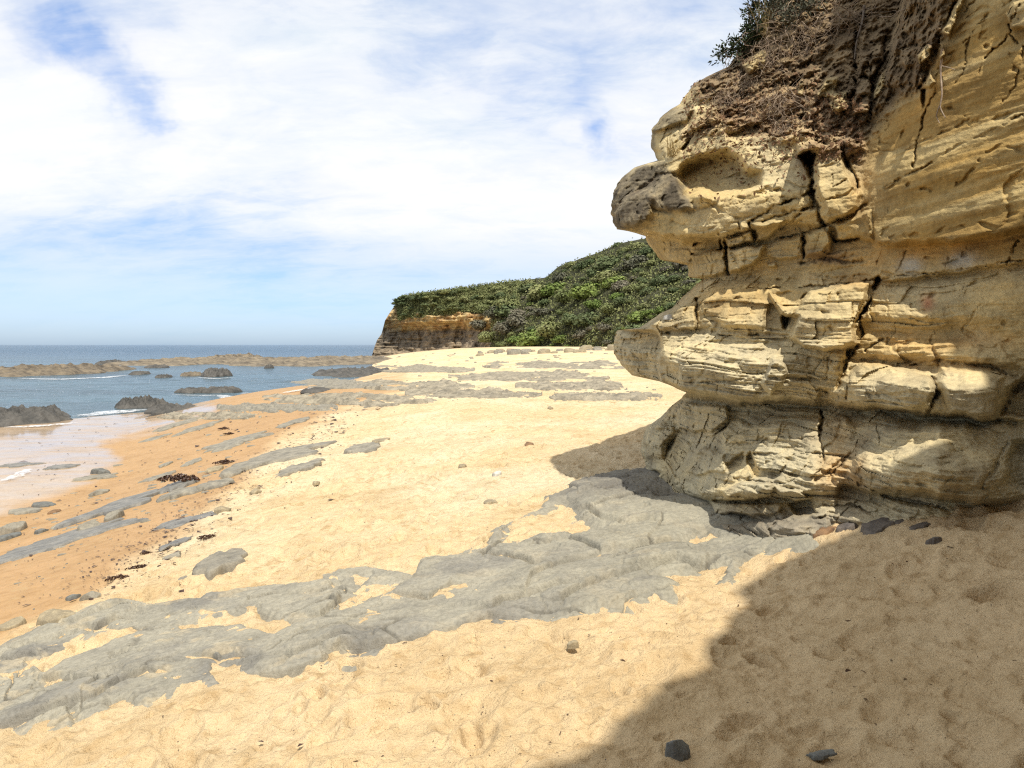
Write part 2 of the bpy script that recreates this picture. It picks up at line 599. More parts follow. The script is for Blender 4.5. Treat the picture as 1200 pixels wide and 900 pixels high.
RN = [
    ([-430] * 6, [-6] * 6),
    ([-400] * 6, [-3.2, -2.2, -.4, .3, .4, .45]),
    ([-120] * 6, [-2.2, -1.2, -.1, .3, .4, .45]),
    ([0] * 6, [-1.2, -.6, .02, .22, .32, .42]),
    ([100] * 6, [-.6, -.15, .22, .33, .38, .4]),
    ([200] * 6, [-.1, .2, .35, .4, .4, .4]),
    ([282, 284, 280, 275, 267, 250], [.15, .27, .35, .4, .42, .42]),
    ([287, 290, 286, 281, 273, 256], [.1, .1, .1, .12, .14, .15]),
    ([330, 327, 321, 314, 304, 286], [.15, .14, .17, .2, .2, .2]),
    ([333, 331, 325, 318, 308, 290], [.02, .0, .02, .05, .08, .1]),
    ([345, 345, 340, 335, 325, 310], [.16, .18, .18, .16, .16, .15]),
    ([370, 372, 372, 372, 372, 372], [.25, .32, .32, .26, .2, .2]),
    ([385, 388, 392, 395, 395, 395], [.2, .2, .18, .15, .15, .15]),
    ([410, 412, 415, 420, 425, 425], [.3, .34, .38, .32, .2, .15]),
    ([424, 424, 430, 428, 435, 440], [.25, .24, .24, .22, .1, .1]),
    ([450, 452, 455, 460, 460, 460], [.48, .66, .68, .55, .2, .1]),
    ([474, 478, 480, 488, 490, 490], [.4, .55, .6, .48, .15, .1]),
    ([480, 484, 488, 494, 496, 496], [.05, .06, .08, .08, .02, .0]),
    ([508, 506, 503, 504, 506, 510], [.35, .60, .66, .40, .1, .05]),
    ([545, 550, 556, 560, 562, 565], [.85, 1.20, 1.28, .95, .35, .2]),
    ([566, 572, 578, 584, 586, 588], [.75, 1.08, 1.15, .85, .3, .2]),
    ([572, 582, 588, 592, 594, 596], [.55, .66, .66, .5, .18, .1]),
    ([612, 610, 608, 606, 602, 602], [.95, .98, .85, .6, .25, .15]),
    ([760] * 6, [1.2, 1.1, .9, .8, .6, .6]),
]
SIL_Y = [-430, -260, -120, 0, 40, 78, 97, 121, 135, 152, 173, 188, 191, 196, 205, 223, 240, 252, 262, 269, 271, 283, 300, 305, 310, 325, 327, 337, 347,
         360, 377, 384, 387, 395, 414, 427, 440, 447, 460, 466, 475, 490, 501, 515, 527, 544, 560, 580, 760]
SIL_X = [1150, 1060, 985, 905, 880, 853, 814, 797, 776, 764, 763, 771, 760, 745, 731, 719, 716, 717, 719, 723, 752, 758, 770, 775, 806, 808, 824, 812, 801,
         788, 758, 750, 723, 720, 719, 728, 741, 773, 805, 798, 788, 772, 758, 752, 751, 756, 760, 765, 770]
BND_Y = [-430, 0, 60, 100, 150, 180, 240, 300, 330, 360, 390, 430, 470, 500, 545, 570, 600, 760]
BND_X = [1080, 1060, 1045, 1035, 1015, 1008, 1012, 1030, 1030, 1012, 1004, 985, 975, 1000, 1003, 985, 975, 960]


def net(cols, rows, px, py):
    """relief net evaluated on arrays"""
    flat = px.ravel(); fy = py.ravel()
    out = np.zeros(flat.shape)
    PY = np.stack([np.interp(flat, cols, r[0]) for r in rows])
    DD = np.stack([np.interp(flat, cols, r[1]) for r in rows])
    done = fy < PY[0]
    out[done] = DD[0][done]
    for i in range(len(rows) - 1):
        a, b = PY[i], PY[i + 1]
        m = (fy >= a) & (fy <= np.maximum(b, a + 1e-3))
        t = (fy[m] - a[m]) / np.maximum(b[m] - a[m], 1e-3)
        t = t * .5 + .5 * t * t * (3 - 2 * t)
        out[m] = DD[i][m] + (DD[i + 1][m] - DD[i][m]) * t
    m = fy > PY[-1]
    out[m] = DD[-1][m]
    return out.reshape(px.shape)


def blur(a, s):
    r = int(3 * s + 1)
    k = np.exp(-.5 * (np.arange(-r, r + 1) / s) ** 2); k /= k.sum()
    p = np.pad(a, r, mode='edge')
    p = sum(k[i] * p[:, i:i + a.shape[1]] for i in range(2 * r + 1))
    return sum(k[i] * p[i:i + a.shape[0], :] for i in range(2 * r + 1))


BLOCKS = [  # polygon, height, edge width
    (ZA([(295, 108), (320, 55), (390, -10), (520, -10), (480, 55), (400, 80), (315, 115)]), .12, 3),
    (ZA([(520, -20), (640, -20), (660, 50), (560, 100), (490, 110)]), .12, 6),
    (ZA([(120, 640), (80, 590), (100, 540), (200, 430), (290, 420), (310, 520), (280, 600), (200, 640)]), .12, 8),
    (ZA([(270, 470), (300, 390), (400, 340), (460, 420), (520, 530), (440, 552), (330, 530)]), .10, 8),
    (ZA([(505, 780), (655, 750), (690, 755), (700, 875), (620, 895), (530, 900)]), .10, 3),
    (ZA([(702, 742), (905, 715), (882, 790), (830, 848), (708, 878)]), .20, 4),
    (ZA([(700, 692), (832, 652), (845, 702), (702, 738)]), .2, 3),
    (ZA([(775, 610), (815, 612), (820, 645), (780, 652)]), .1, 3),
    (ZA([(848, 612), (1010, 590), (985, 650), (930, 690), (855, 705)]), .14, 4),
    (ZA([(905, 722), (1108, 670), (1112, 785), (980, 812), (910, 790)]), .08, 5),
    (ZA([(1125, 660), (1260, 620), (1270, 760), (1200, 800), (1128, 790)]), .08, 4),
    (ZA([(915, 830), (965, 825), (965, 850), (920, 855)]), .12, 2),
    (ZB([(525, 775), (640, 760), (650, 800), (530, 835)]), .3, 3),
    (ZD([(75, -60), (200, -60), (240, 95), (320, 220), (310, 300), (130, 378), (104, 335), (120, 300), (70, 170)]), .16, 5),
    (ZD([(180, 375), (370, 310), (385, 480), (300, 460), (190, 472)]), .12, 4),
    (ZD([(20, 440), (150, 395), (180, 470), (100, 540), (20, 560)]), .06, 4),
    (ZE([(215, 275), (300, 210), (400, 168), (488, 175), (480, 312), (290, 305)]), .08, 4),
    (ZE([(500, 150), (620, 105), (800, 95), (880, 160), (858, 320), (640, 300), (590, 250), (520, 215)]), .09, 7),
    ([(901, 343), (918, 359), (935, 359), (950, 342), (990, 335), (1018, 333), (1008, 365), (1000, 385), (1002, 403), (966, 412), (943, 408), (925, 395), (935, 372), (915, 372)], .24, 5),
    (ZE([(840, 600), (880, 510), (905, 472), (965, 480), (985, 530), (950, 600), (890, 662)]), .14, 4),
    (ZF([(170, 640), (240, 560), (330, 480), (450, 490), (700, 560), (732, 640), (690, 728), (560, 750), (250, 720), (190, 700)]), .15, 9),
    (ZF([(732, 600), (745, 500), (980, 530), (1090, 560), (1060, 780), (900, 790), (800, 760), (770, 680)]), .15, 10),
    (ZG([(282, 150), (340, 95), (560, 118), (575, 180), (480, 265), (292, 240)]), .14, 4),
    (ZG([(110, 290), (135, 215), (210, 200), (290, 260), (225, 320), (215, 410), (140, 388)]), .14, 5),
    (ZG([(342, 398), (440, 345), (545, 375), (560, 470), (400, 500), (350, 480)]), .08, 4),
    (ZG([(510, 570), (640, 525), (815, 540), (810, 610), (600, 640)]), .14, 4),
    (ZG([(480, 640), (600, 650), (870, 640), (850, 700), (620, 720), (490, 720)]), .1, 4),
    (ZG([(830, 560), (960, 580), (1010, 620), (930, 640), (840, 600)]), .12, 4),
    (ZC([(305, 300), (435, 240), (440, 330), (375, 420), (310, 410)]), .16, 3),
    (ZC([(300, 430), (375, 420), (370, 600), (270, 620), (262, 560)]), .14, 4),
    (ZC([(390, 470), (445, 380), (450, 470), (380, 560)]), .12, 3),
    (ZC([(620, 300), (670, 240), (705, 260), (690, 310), (630, 350)]), .14, 3),
    (ZC([(650, 480), (700, 380), (725, 440), (690, 480)]), .12, 3),
    (ZC([(740, 300), (760, 250), (775, 290), (745, 330)]), .1, 2),
    (ZC([(165, 500), (245, 490), (240, 590), (160, 600)]), .12, 4),
    (ZC([(1100, 80), (1140, 0), (1230, -10), (1230, 150), (1130, 160)]), .10, 4),
    (ZC([(745, 180), (800, 90), (850, -20), (890, -20), (800, 190)]), .1, 4),
    (ZB([(230, 350), (340, 262), (380, 290), (345, 370), (260, 400)]), .2, 4),
    (ZB([(520, 520), (540, 440), (560, 440), (565, 520)]), .14, 2),
    (ZB([(630, 520), (680, 420), (760, 410), (720, 540)]), .1, 4),
    (ZB([(690, 560), (800, 490), (805, 590), (740, 620)]), .12, 4),
]
PITS = [  # polygon, depth, edge width (soft bowls)
    (ZA([(405, 345), (460, 290), (555, 235), (690, 205), (775, 245), (815, 310), (895, 330), (885, 400), (810, 440), (705, 455), (630, 480), (555, 455), (485, 455), (430, 400)]), .42, 11),
    (ZA([(690, 110), (800, 70), (900, 60), (880, 130), (760, 170), (700, 150)]), .22, 6),
    (ZA([(445, 210), (530, 105), (520, 130), (470, 215)]), .35, 3),
    (ZE([(-120, 440), (-120, 300), (225, 300), (290, 318), (318, 400), (284, 480), (308, 600), (200, 585), (120, 565), (-120, 600)]), .36, 3),
    (ZE([(945, 232), (1005, 237), (975, 310), (948, 300)]), .28, 4),
    (ZE([(290, 318), (350, 320), (350, 340), (300, 335)]), .15, 2),
    (ZF([(1062, 780), (1090, 640), (1200, 555), (1400, 500), (1400, 790)]), .35, 8),
    (ZF([(90, 620), (150, 620), (165, 690), (80, 690)]), .12, 4),
    (ZF([(235, 405), (290, 400), (250, 460), (232, 440)]), .25, 3),
    (ZG([(655, 400), (690, 362), (740, 450), (850, 470), (900, 410), (860, 500), (820, 520), (700, 512)]), .14, 4),
    (ZG([(545, 430), (600, 400), (650, 365), (660, 400), (640, 450), (560, 470)]), .12, 4),
    (ZG([(220, 412), (240, 320), (302, 262), (262, 350)]), .25, 3),
    (ZG([(475, 290), (590, 185), (560, 240), (490, 285)]), .25, 3),
    (ZG([(480, 640), (640, 655), (800, 632), (650, 640), (500, 618)]), .3, 3),
    (ZG([(490, 700), (620, 690), (780, 740), (640, 760), (500, 750)]), .2, 4),
    (ZG([(130, 480), (180, 460), (225, 480), (180, 500)]), .25, 3),
    (ZG([(880, 640), (1000, 620), (1060, 700), (940, 720)]), .2, 5),
    (ZH([(1080, 560), (1110, 380), (1140, 310), (1300, 290), (1300, 600)]), .18, 8),
    (ZH([(1000, 540), (1040, 430), (1090, 360), (1060, 460)]), .12, 4),
    (ZB([(480, 470), (570, 385), (545, 430), (510, 480)]), .3, 3),
    (ZB([(520, 850), (640, 820), (630, 900), (560, 900)]), .3, 4),
    (ZB([(530, 620), (570, 600), (560, 650), (535, 660)]), .25, 3),
    (ZB([(140, 575), (200, 510), (205, 530), (160, 580)]), .2, 3),
    (ZA([(1080, 240), (1160, 200), (1180, 330), (1150, 360)]), .3, 4),
    (ZC([(640, 490), (680, 480), (665, 580), (650, 590)]), .2, 3),
    (ZC([(510, 200), (600, 140), (640, 250), (520, 280)]), .12, 5),
]
CRACKS = [  # polyline, depth, half width
    (ZA([(660, 665), (665, 750)]), .3, 1.6), (ZA([(688, 690), (700, 880)]), .35, 1.8), (ZA([(765, 600), (770, 650)]), .25, 1.5),
    (ZA([(820, 600), (850, 710)]), .35, 1.8), (ZA([(1115, 665), (1120, 800)]), .2, 1.5), (ZA([(510, 778), (700, 740), (900, 712), (1110, 662), (1260, 618)]), .25, 1.5),
    (ZA([(530, 720), (660, 685), (840, 645)]), .2, 1.3), (ZA([(840, 590), (930, 530), (1050, 480), (1160, 450)]), .2, 1.6),
    (ZA([(1000, 500), (1150, 440), (1180, 520)]), .2, 1.5), (ZA([(900, 600), (1060, 540), (1200, 530)]), .14, 1.0), (ZA([(980, 650), (1100, 560)]), .12, 1),
    (ZA([(1150, 290), (1170, 450), (1165, 520)]), .4, 3), (ZA([(75, 555), (150, 480), (260, 400), (330, 345), (420, 330)]), .12, 3),
    (ZA([(260, 460), (300, 530), (440, 556), (520, 540)]), .08, 2), (ZA([(410, 600), (560, 650), (700, 610), (860, 560), (940, 530)]), .05, 1.8),
    (ZA([(500, 560), (700, 480), (850, 440), (1000, 430)]), .05, 2), (ZA([(880, 440), (960, 430), (1010, 430)]), .06, 2),
    (ZA([(100, 400), (150, 385), (190, 350)]), .07, 2), (ZA([(450, 45), (440, 130)]), .1, 1.4),
    (ZD([(415, 680), (380, 760), (330, 870), (295, 900)]), .45, 3.6), (ZF([(415, 30), (370, 130), (310, 240), (330, 330), (295, 400), (250, 470), (180, 620)]), .4, 2.6),
    (ZD([(-200, 730), (0, 720), (400, 690), (520, 660), (700, 650), (1000, 610), (1200, 570)]), .12, 1.2),
    (ZD([(180, 474), (300, 462)]), .3, 2.5), (ZD([(160, 372), (290, 325), (440, 182), (700, 50)]), .12, 1.6), (ZD([(50, 60), (60, 220), (110, 380), (180, 470)]), .35, 3),
    (ZD([(240, 60), (300, 140), (292, 210)]), .3, 3), (ZD([(165, 175), (245, 140)]), .1, 1), (ZD([(110, 260), (300, 215)]), .08, 1), (ZD([(160, 110), (160, 170)]), .08, .9),
    (ZD([(0, 230), (60, 205)]), .2, 1.6), (ZD([(0, 300), (100, 285)]), .14, 1.2), (ZD([(5, 440), (15, 570)]), .2, 1.6), (ZD([(0, 600), (120, 560), (260, 590), (330, 580)]), .12, 2.4),
    (ZD([(515, 640), (545, 590), (560, 520)]), .06, 1), (ZD([(770, 640), (775, 600), (790, 560)]), .06, 1), (ZD([(1110, 600), (1165, 470)]), .15, 1.2),
    (ZD([(380, 300), (388, 490)]), .05, 1), (ZD([(440, 700), (470, 900)]), .03, 1),
    (ZC([(720, 500), (660, 620), (610, 820), (600, 900)]), .15, 1.2), (ZC([(905, 180), (870, 400), (810, 470)]), .1, 1.2), (ZC([(1200, 250), (1150, 470), (1080, 560)]), .08, 1.5),
    (ZC([(260, 600), (300, 430), (280, 300), (300, 150), (330, 60)]), .25, 2.2), (ZC([(370, 640), (380, 450), (440, 330), (450, 200)]), .25, 2.2),
    (ZC([(640, 480), (720, 300), (760, 150), (840, 0)]), .28, 3), (ZC([(1130, 170), (1120, 130), (1180, 20)]), .15, 1.5), (ZC([(980, 320), (1130, 180), (1170, 240)]), .12, 1.3),
    (ZC([(330, 830), (560, 810), (760, 720), (900, 640)]), .06, 2), (ZC([(660, 900), (850, 790), (1200, 620)]), .05, 2.2),
    (ZC([(880, 60), (940, 0)]), .1, 1.2), (ZC([(870, 230), (960, 140), (1010, 60)]), .08, 1),
    (ZC([(960, 400), (985, 310)]), .06, 1), (ZC([(65, 690), (95, 780)]), .2, 1.6),
    (ZB([(380, 280), (350, 370)]), .3, 2), (ZB([(800, 600), (850, 460), (830, 300), (860, 100), (900, 30)]), .2, 2.4), (ZB([(910, 660), (930, 470), (920, 280)]), .15, 1.5),
    (ZB([(0, 700), (120, 690), (260, 655), (400, 740), (520, 720)]), .14, 2.4), (ZB([(610, 680), (640, 780)]), .2, 1.6), (ZB([(760, 790), (800, 900)]), .25, 3),
    (ZE([(490, 140), (488, 300), (468, 312)]), .25, 1.6), (ZE([(530, 0), (525, 110), (490, 150)]), .12, 1.2), (ZE([(620, 78), (850, 80), (1200, 70)]), .09, 1.0),
    (ZE([(1085, 110), (1030, 200), (1000, 260)]), .15, 1.4), (ZE([(590, 335), (830, 338)]), .12, 1.4), (ZE([(455, 600), (700, 575), (870, 570), (1200, 575)]), .07, 1.4),
    (ZE([(1150, 580), (1145, 700)]), .06, 1.0), (ZE([(470, 660), (670, 700), (900, 690), (1200, 690)]), .08, 1.8), (ZE([(370, 870), (370, 790), (400, 720)]), .1, 1.2),
    (ZE([(1165, 740), (1165, 880)]), .18, 1.5), (ZE([(380, 770), (640, 790)]), .03, 1),
    (ZF([(700, 560), (735, 650), (690, 745)]), .4, 3), (ZF([(340, 480), (250, 540), (235, 680)]), .1, 1.2), (ZF([(860, 320), (960, 180)]), .04, 1.2), (ZF([(330, 470), (560, 510), (740, 470), (860, 490), (1000, 500), (1100, 545)]), .14, 2.6),
    (ZF([(690, 360), (730, 450), (740, 500)]), .12, 2), (ZF([(380, 650), (400, 600)]), .04, 1), (ZF([(110, 780), (105, 830), (95, 900)]), .18, 1.5), (ZF([(1060, 790), (1120, 690), (1200, 560)]), .3, 5),
    (ZF([(0, 580), (140, 575), (145, 460)]), .06, 1), (ZF([(340, 420), (440, 350)]), .12, 1.6), (ZF([(400, 740), (560, 745)]), .1, 2),
    (ZG([(1075, 150), (1065, 270), (1085, 410)]), .2, 1.5), (ZG([(700, 380), (860, 375), (890, 350)]), .12, 1.5), (ZG([(860, 290), (960, 300), (1060, 280)]), .1, 1.2), (ZG([(560, 325), (720, 325), (780, 305)]), .1, 1.4),
    (ZG([(890, 340), (1060, 335)]), .05, 1), (ZG([(690, 375), (1200, 385)]), .04, 1), (ZG([(275, 150), (275, 240)]), .1, 1.3), (ZG([(210, 240), (400, 280), (480, 290)]), .08, 1.5), (ZG([(440, 600), (800, 625)]), .2, 2.2),
    (ZG([(880, 440), (1200, 460)]), .03, 1.2), (ZG([(600, 510), (780, 530), (1000, 600)]), .12, 1.6), (ZG([(1040, 520), (1110, 480), (1190, 400)]), .1, 2.5), (ZG([(1000, 590), (1090, 560)]), .05, 1.5),
    (ZH([(310, 330), (440, 385), (560, 440), (720, 440), (820, 420)]), .06, 2), (ZH([(470, 260), (500, 310), (600, 345), (870, 362)]), .05, 1.8), (ZH([(420, 460), (560, 490), (720, 515), (860, 528)]), .06, 1.8),
    (ZH([(350, 320), (470, 370), (640, 410), (850, 400)]), .04, 1.4), (ZH([(530, 290), (700, 300), (780, 295)]), .04, 1.6), (ZH([(290, 340), (200, 450), (120, 540)]), .15, 2.2),
    (ZH([(310, 540), (460, 610), (640, 640), (800, 680)]), .18, 2.6), (ZH([(980, 560), (1040, 430), (1110, 320)]), .1, 2), (ZH([(440, 470), (640, 520), (860, 560), (1200, 570)]), .04, 1.5),
    (ZH([(190, 655), (280, 650), (400, 720)]), .2, 2.2), (ZH([(100, 720), (190, 725)]), .1, 1.4), (ZH([(240, 740), (300, 790)]), .12, 1.6), (ZH([(0, 690), (100, 660), (180, 660)]), .15, 2.5),
]


def wall_base(px):
    a = (px - 600) / F
    t = (9 * a - 1.45) / (2.55 + 3.3 * a)
    return 9 - 3.3 * t


def build_cliff():
    # ---- relief map over the picture window
    gx = np.arange(690, 1260, 1.0); gy = np.arange(-434, 764, 1.0)
    PX, PY = np.meshgrid(gx, gy)
    # wobble so that traced edges are not straight
    wx = 2.2 * fbm(PX * .05, PY * .05, 0 * PX, 3, .6); wy = 2.2 * fbm(PX * .05, PY * .05, 0 * PX + 8, 3, .6)
    QX, QY = PX + wx, PY + wy
    nwy = QY + 4.5 * fbm(PX * .018, PY * .018, 0 * PX + 21, 3, .55)
    dl = net(LC, LN, QX, nwy); dr = net(RC, RN, QX, nwy)
    bx = np.interp(QY, BND_Y, BND_X)
    d = lerp(dl, dr, sstep(-5, 5, QX - bx))
    d = blur(d, 1.2)

    def box(poly, pad):
        p = np.array(poly)
        x0 = max(int(p[:, 0].min() - pad - 690), 0); x1 = min(int(p[:, 0].max() + pad - 690) + 1, len(gx))
        y0 = max(int(p[:, 1].min() - pad + 434), 0); y1 = min(int(p[:, 1].max() + pad + 434) + 1, len(gy))
        return slice(y0, y1), slice(x0, x1)
    for poly, h, w in BLOCKS:
        s = box(poly, w + 12)
        d[s] += 1.35 * h * sstep(-w * .4, w * .8, sdf(QX[s], QY[s], poly))
    for poly, h, w in PITS:
        s = box(poly, w + 12)
        d[s] -= h * sstep(-w * .25, w, sdf(QX[s], QY[s], poly))
    # mound in the eye hollow
    d += .22 * np.exp(-(((PX - 824) / 11) ** 2 + ((PY - 229) / 9) ** 2))
    crk = np.zeros_like(d)
    cwx = 1.5 * fbm(PX * .21, PY * .21, 0 * PX + 2, 2); cwy = 1.5 * fbm(PX * .21, PY * .21, 0 * PX + 6, 2)
    cvar = np.clip(.75 + 1.1 * fbm(PX * .045, PY * .045, 0 * PX + 12, 3, .6), .12, 1.5)
    for line, h, w in CRACKS:
        s = box(line, 14)
        dist = seg_dist(QX[s] + cwx[s], QY[s] + cwy[s], line)
        c = np.exp(-(dist / ((w * .6 + .2) * (.4 + .6 * cvar[s]))) ** 2) * np.clip(cvar[s], 0, 1)
        d[s] -= (min(h, .12) * .55 + max(h - .12, 0) * .45) * c
        crk[s] = np.maximum(crk[s], c * min(1, h / .2))
    # ---- masks
    soil_poly = [(690, 92), (800, 95), (830, 120), (850, 150), (905, 160), (940, 150), (960, 172), (1003, 190), (1010, 170), (1030, 142), (1060, 118), (1085, 100), (1100, 60), (1130, -20), (1090, -440), (690, -440)]
    S = sstep(-12, 12, sdf(QX, QY, soil_poly) + 6 * fbm(PX * .03, PY * .03, 0 * PX + 3, 3))
    rub_poly = [(935, 160), (960, 172), (1003, 190), (1015, 175), (1010, 140), (975, 120), (930, 105), (880, 110), (840, 130), (810, 145), (790, 170), (850, 150), (905, 165)]
    RB = sstep(-8, 8, sdf(QX, QY, rub_poly) + 8 * fbm(PX * .05, PY * .05, 0 * PX + 5, 3))
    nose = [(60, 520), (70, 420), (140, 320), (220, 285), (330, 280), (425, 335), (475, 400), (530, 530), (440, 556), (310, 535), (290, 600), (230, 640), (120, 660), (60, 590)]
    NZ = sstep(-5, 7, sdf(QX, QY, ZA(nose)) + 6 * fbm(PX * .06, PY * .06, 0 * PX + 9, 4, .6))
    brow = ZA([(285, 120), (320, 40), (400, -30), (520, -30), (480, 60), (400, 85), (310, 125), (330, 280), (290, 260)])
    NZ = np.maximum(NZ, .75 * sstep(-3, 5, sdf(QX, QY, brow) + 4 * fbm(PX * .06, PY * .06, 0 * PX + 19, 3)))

    # ---- mesh rows/cols
    rows = np.concatenate([np.arange(-430, -30, 6.0), np.arange(-30, 664, .9), np.arange(664, 760, 12.0)])
    NF = 640
    sx = np.interp(rows, SIL_Y, SIL_X) + 1.6 * fbm(rows * .11, 0 * rows, 0 * rows, 3, .6)
    u = np.linspace(0, 1, NF)
    px = np.maximum(713 + (1240 - 713) * u[None, :], sx[:, None])
    py = np.repeat(rows[:, None], NF, 1)

    def samp(m):
        fx = np.clip(px - 690, 0, len(gx) - 1.001); fy = np.clip(py + 434, 0, len(gy) - 1.001)
        x0 = fx.astype(int); y0 = fy.astype(int); tx = fx - x0; ty = fy - y0
        return (m[y0, x0] * (1 - tx) + m[y0, x0 + 1] * tx) * (1 - ty) + (m[y0 + 1, x0] * (1 - tx) + m[y0 + 1, x0 + 1] * tx) * ty
    dd = samp(d); soil = samp(S); rub = samp(RB); nz = samp(NZ); ck = samp(crk)
    # round the outline edge away from the viewer
    edge = (px - sx[:, None]) / 14.0
    dd = dd - lerp(.30, .10, sstep(378, 386, py) * sstep(470, 440, py)) * np.clip(1 - edge, 0, 1) ** 2
    a = (px - 600) / F
    e = (HY - py) / F
    Y0 = wall_base(px); q = .61 + .79 * a
    Yb = Y0 - dd / q
    X = a * Yb; Z = HC + e * Yb
    # natural roughness
    zz = Z + .05 * X + .10 * fbm(X * .8, Yb * .8, Z * .8, 2)
    low = sstep(3.6, 3.0, Z)
    bed = .30 + .70 * sstep(372, 392, py) * sstep(1180, 1000, px + .3 * (py - 400))
    bed = np.clip(bed + .5 * sstep(490, 510, py), 0, 1)
    strat = fbm(X * .7, Yb * .7, zz * 11, 3, .6)
    strat2 = fbm(X * 1.6 + 5, Yb * 1.6, zz * 30, 3, .6)
    lump = fbm(X * 1.7, Yb * 1.7, Z * 2.2, 4, .5)
    al = X * .61 - Yb * .79
    jz = sstep(322, 332, py) * sstep(1190, 1060, px + .4 * (py - 330)) + .5 * sstep(262, 280, py) * sstep(1030, 1000, px) * sstep(335, 322, py) + .25 * sstep(322, 290, py) * sstep(140, 180, py) * sstep(1010, 990, px)
    jz = np.clip(jz, 0, 1) * (1 - .6 * sstep(700, 780, 0 * px + 700)) * (1 - soil)
    joint = 0 * X; jcol = 0 * X; jgap = 0 * X
    for cz, cw, amp, kk, wv in ((.17, .62, .060, 1, .16), (.075, .34, .026, 2, .30)):
        lv = zz / cz + wv * 2 * fbm(X * 1.1 + kk, Yb * 1.1, Z * .9, 3)
        li = np.floor(lv).astype(np.int64); lf = lv - li
        cvv = al / cw + 17 * hash2(li, li * 0 + 3, kk) + .35 * fbm(al * 1.5, Z * 1.5, 0 * X + kk, 3)
        ci = np.floor(cvv).astype(np.int64); cf = cvv - ci
        h0 = hash2(li, ci, kk + 5); h1 = hash2(li, ci, kk + 6); h2_ = hash2(li, ci, kk + 7)
        joint += amp * (h0 - .5 + (cf - .5) * (h1 - .5) * 1.2 + (lf - .5) * (h2_ - .35) * 1.3)
        ed = np.minimum(np.minimum(lf, 1 - lf) * cz, np.minimum(cf, 1 - cf) * cw)
        joint -= amp * .30 * np.exp(-(ed / .010) ** 2) * (h2_ > .25)
        jcol += (h1 - .5) * (.5 if kk == 1 else .3)
    fine = fbm(X * 9, Yb * 9, Z * 14, 4, .6)
    rg = ridged(X * 2.2, Yb * 2.2, Z * 3.0, 3)
    right = sstep(-10, 40, px - np.interp(py, BND_Y, BND_X)) * sstep(330, 290, py)
    n = jz * joint + bed * (.7 * .024 + .024 * low) * strat * (1 - soil) + bed * (.012 + .014 * low) * strat2 * (1 - soil) + .040 * lump * (1 - .7 * right) + .011 * fine * (1 - .6 * right)
    # long oblique cross beds on the big right wall
    zb = Z - .30 * (X - 3)
    n += right * (.030 * fbm(X * .5, Yb * .5, zb * 6, 3, .55) - .012 * strat)
    rock = np.maximum(soil, rub)
    n += rock * (.10 * fbm(X * 5, Yb * 5, Z * 5, 4, .6) + .05 * ridged(X * 9, Yb * 9, Z * 9, 2))
    n += rock * (.055 * fbm(px * .09, py * .09, 0 * px, 4, .6) + .05 * ridged(px * .035, py * .045, 0 * px + 4, 3) - .04)
    n += nz * (.022 * fbm(X * 6, Yb * 6, Z * 6, 4, .55))
    n -= .035 * (1 - soil) * sstep(1.35, 1.62, rg)
    Yn = Yb - n / q
    Xn = a * Yn; Zn = HC + e * Yn
    front = np.stack([Xn, Yn, Zn], -1)

    # ---- colours of the stone
    def C(*v):
        return np.array(v)
    ochre = C(.48, .36, .165); buff = C(.54, .44, .25); grey = C(.47, .41, .27); deep = C(.33, .205, .062)
    w1 = sstep(-.6, .7, fbm(X * .9, Yb * .9, Z * 1.6, 4))[..., None]
    c = lerp(ochre, buff, w1)
    lowc = lerp(grey, buff, sstep(-.3, .9, fbm(X * 1.1 + 9, Yb * 1.1, Z * 2.5, 3))[..., None])
    c = lerp(c, lowc, sstep(415, 485, py)[..., None] * .9)
    c = lerp(c, lowc, (sstep(345, 400, py) * sstep(985, 900, px))[..., None] * .75)
    c = lerp(c, lerp(deep, ochre * .92, sstep(-.35, .6, fbm(X * .45, Yb * .45, zb * 6.5, 4, .6))[..., None]), right[..., None] * .9)
    c = c * (1 + .22 * jz * jcol)[..., None]
    # stains
    bnz = .75 + .6 * fbm(X * 4, Yb * 4, Z * 4, 3)
    def blob(x, y, rx, ry, ang=0):
        ca, sa = math.cos(ang), math.sin(ang)
        dx, dy = px - x, py - y
        p = (dx * ca + dy * sa) / rx; q_ = (-dx * sa + dy * ca) / ry
        return np.exp(-(p * p + q_ * q_)) * bnz
    org = C(.50, .27, .075)
    for b in ((1030, 300, 42, 20, 0), (1100, 292, 120, 9, -.12), (1060, 400, 60, 14, .1), (1010, 215, 14, 55, .2), (1085, 425, 90, 8, .08), (985, 520, 25, 40, 0),
              (860, 352, 38, 18, 0), (1000, 330, 50, 8, 0), (960, 165, 24, 18, 0), (1080, 90, 20, 60, .3), (990, 560, 30, 30, 0), (1150, 400, 50, 10, 0)):
        c = lerp(c, org, np.clip(blob(*b), 0, 1)[..., None] * .45)
    c = lerp(c, C(.50, .20, .10), np.clip(blob(1087, 354, 7, 10) * 1.2, 0, 1)[..., None] * .9)
    for b in ((1065, 312, 14, 9, -.1), (1128, 306, 18, 9, -.1)):
        c = lerp(c, C(.42, .40, .34), np.clip(blob(*b) * 1.3, 0, 1)[..., None] * .8)
    for b in ((960, 300, 30, 8, 0), (975, 305, 18, 6, 0), (985, 150, 18, 30, .3), (1005, 190, 8, 18, 0), (945, 185, 10, 20, 0)):
        c = lerp(c, C(.16, .095, .075), np.clip(blob(*b), 0, 1)[..., None] * .7)
    dsoil = C(.155, .105, .06); msoil = C(.26, .185, .105)
    sn = sstep(-.4, .5, fbm(X * 3, Yb * 3, Z * 3, 4, .6))[..., None]
    c = lerp(c, lerp(dsoil, msoil, sn), soil[..., None] * .93)
    c = lerp(c, lerp(C(.34, .23, .13), C(.45, .33, .18), sn), (rub * (1 - .3 * soil))[..., None] * .8)
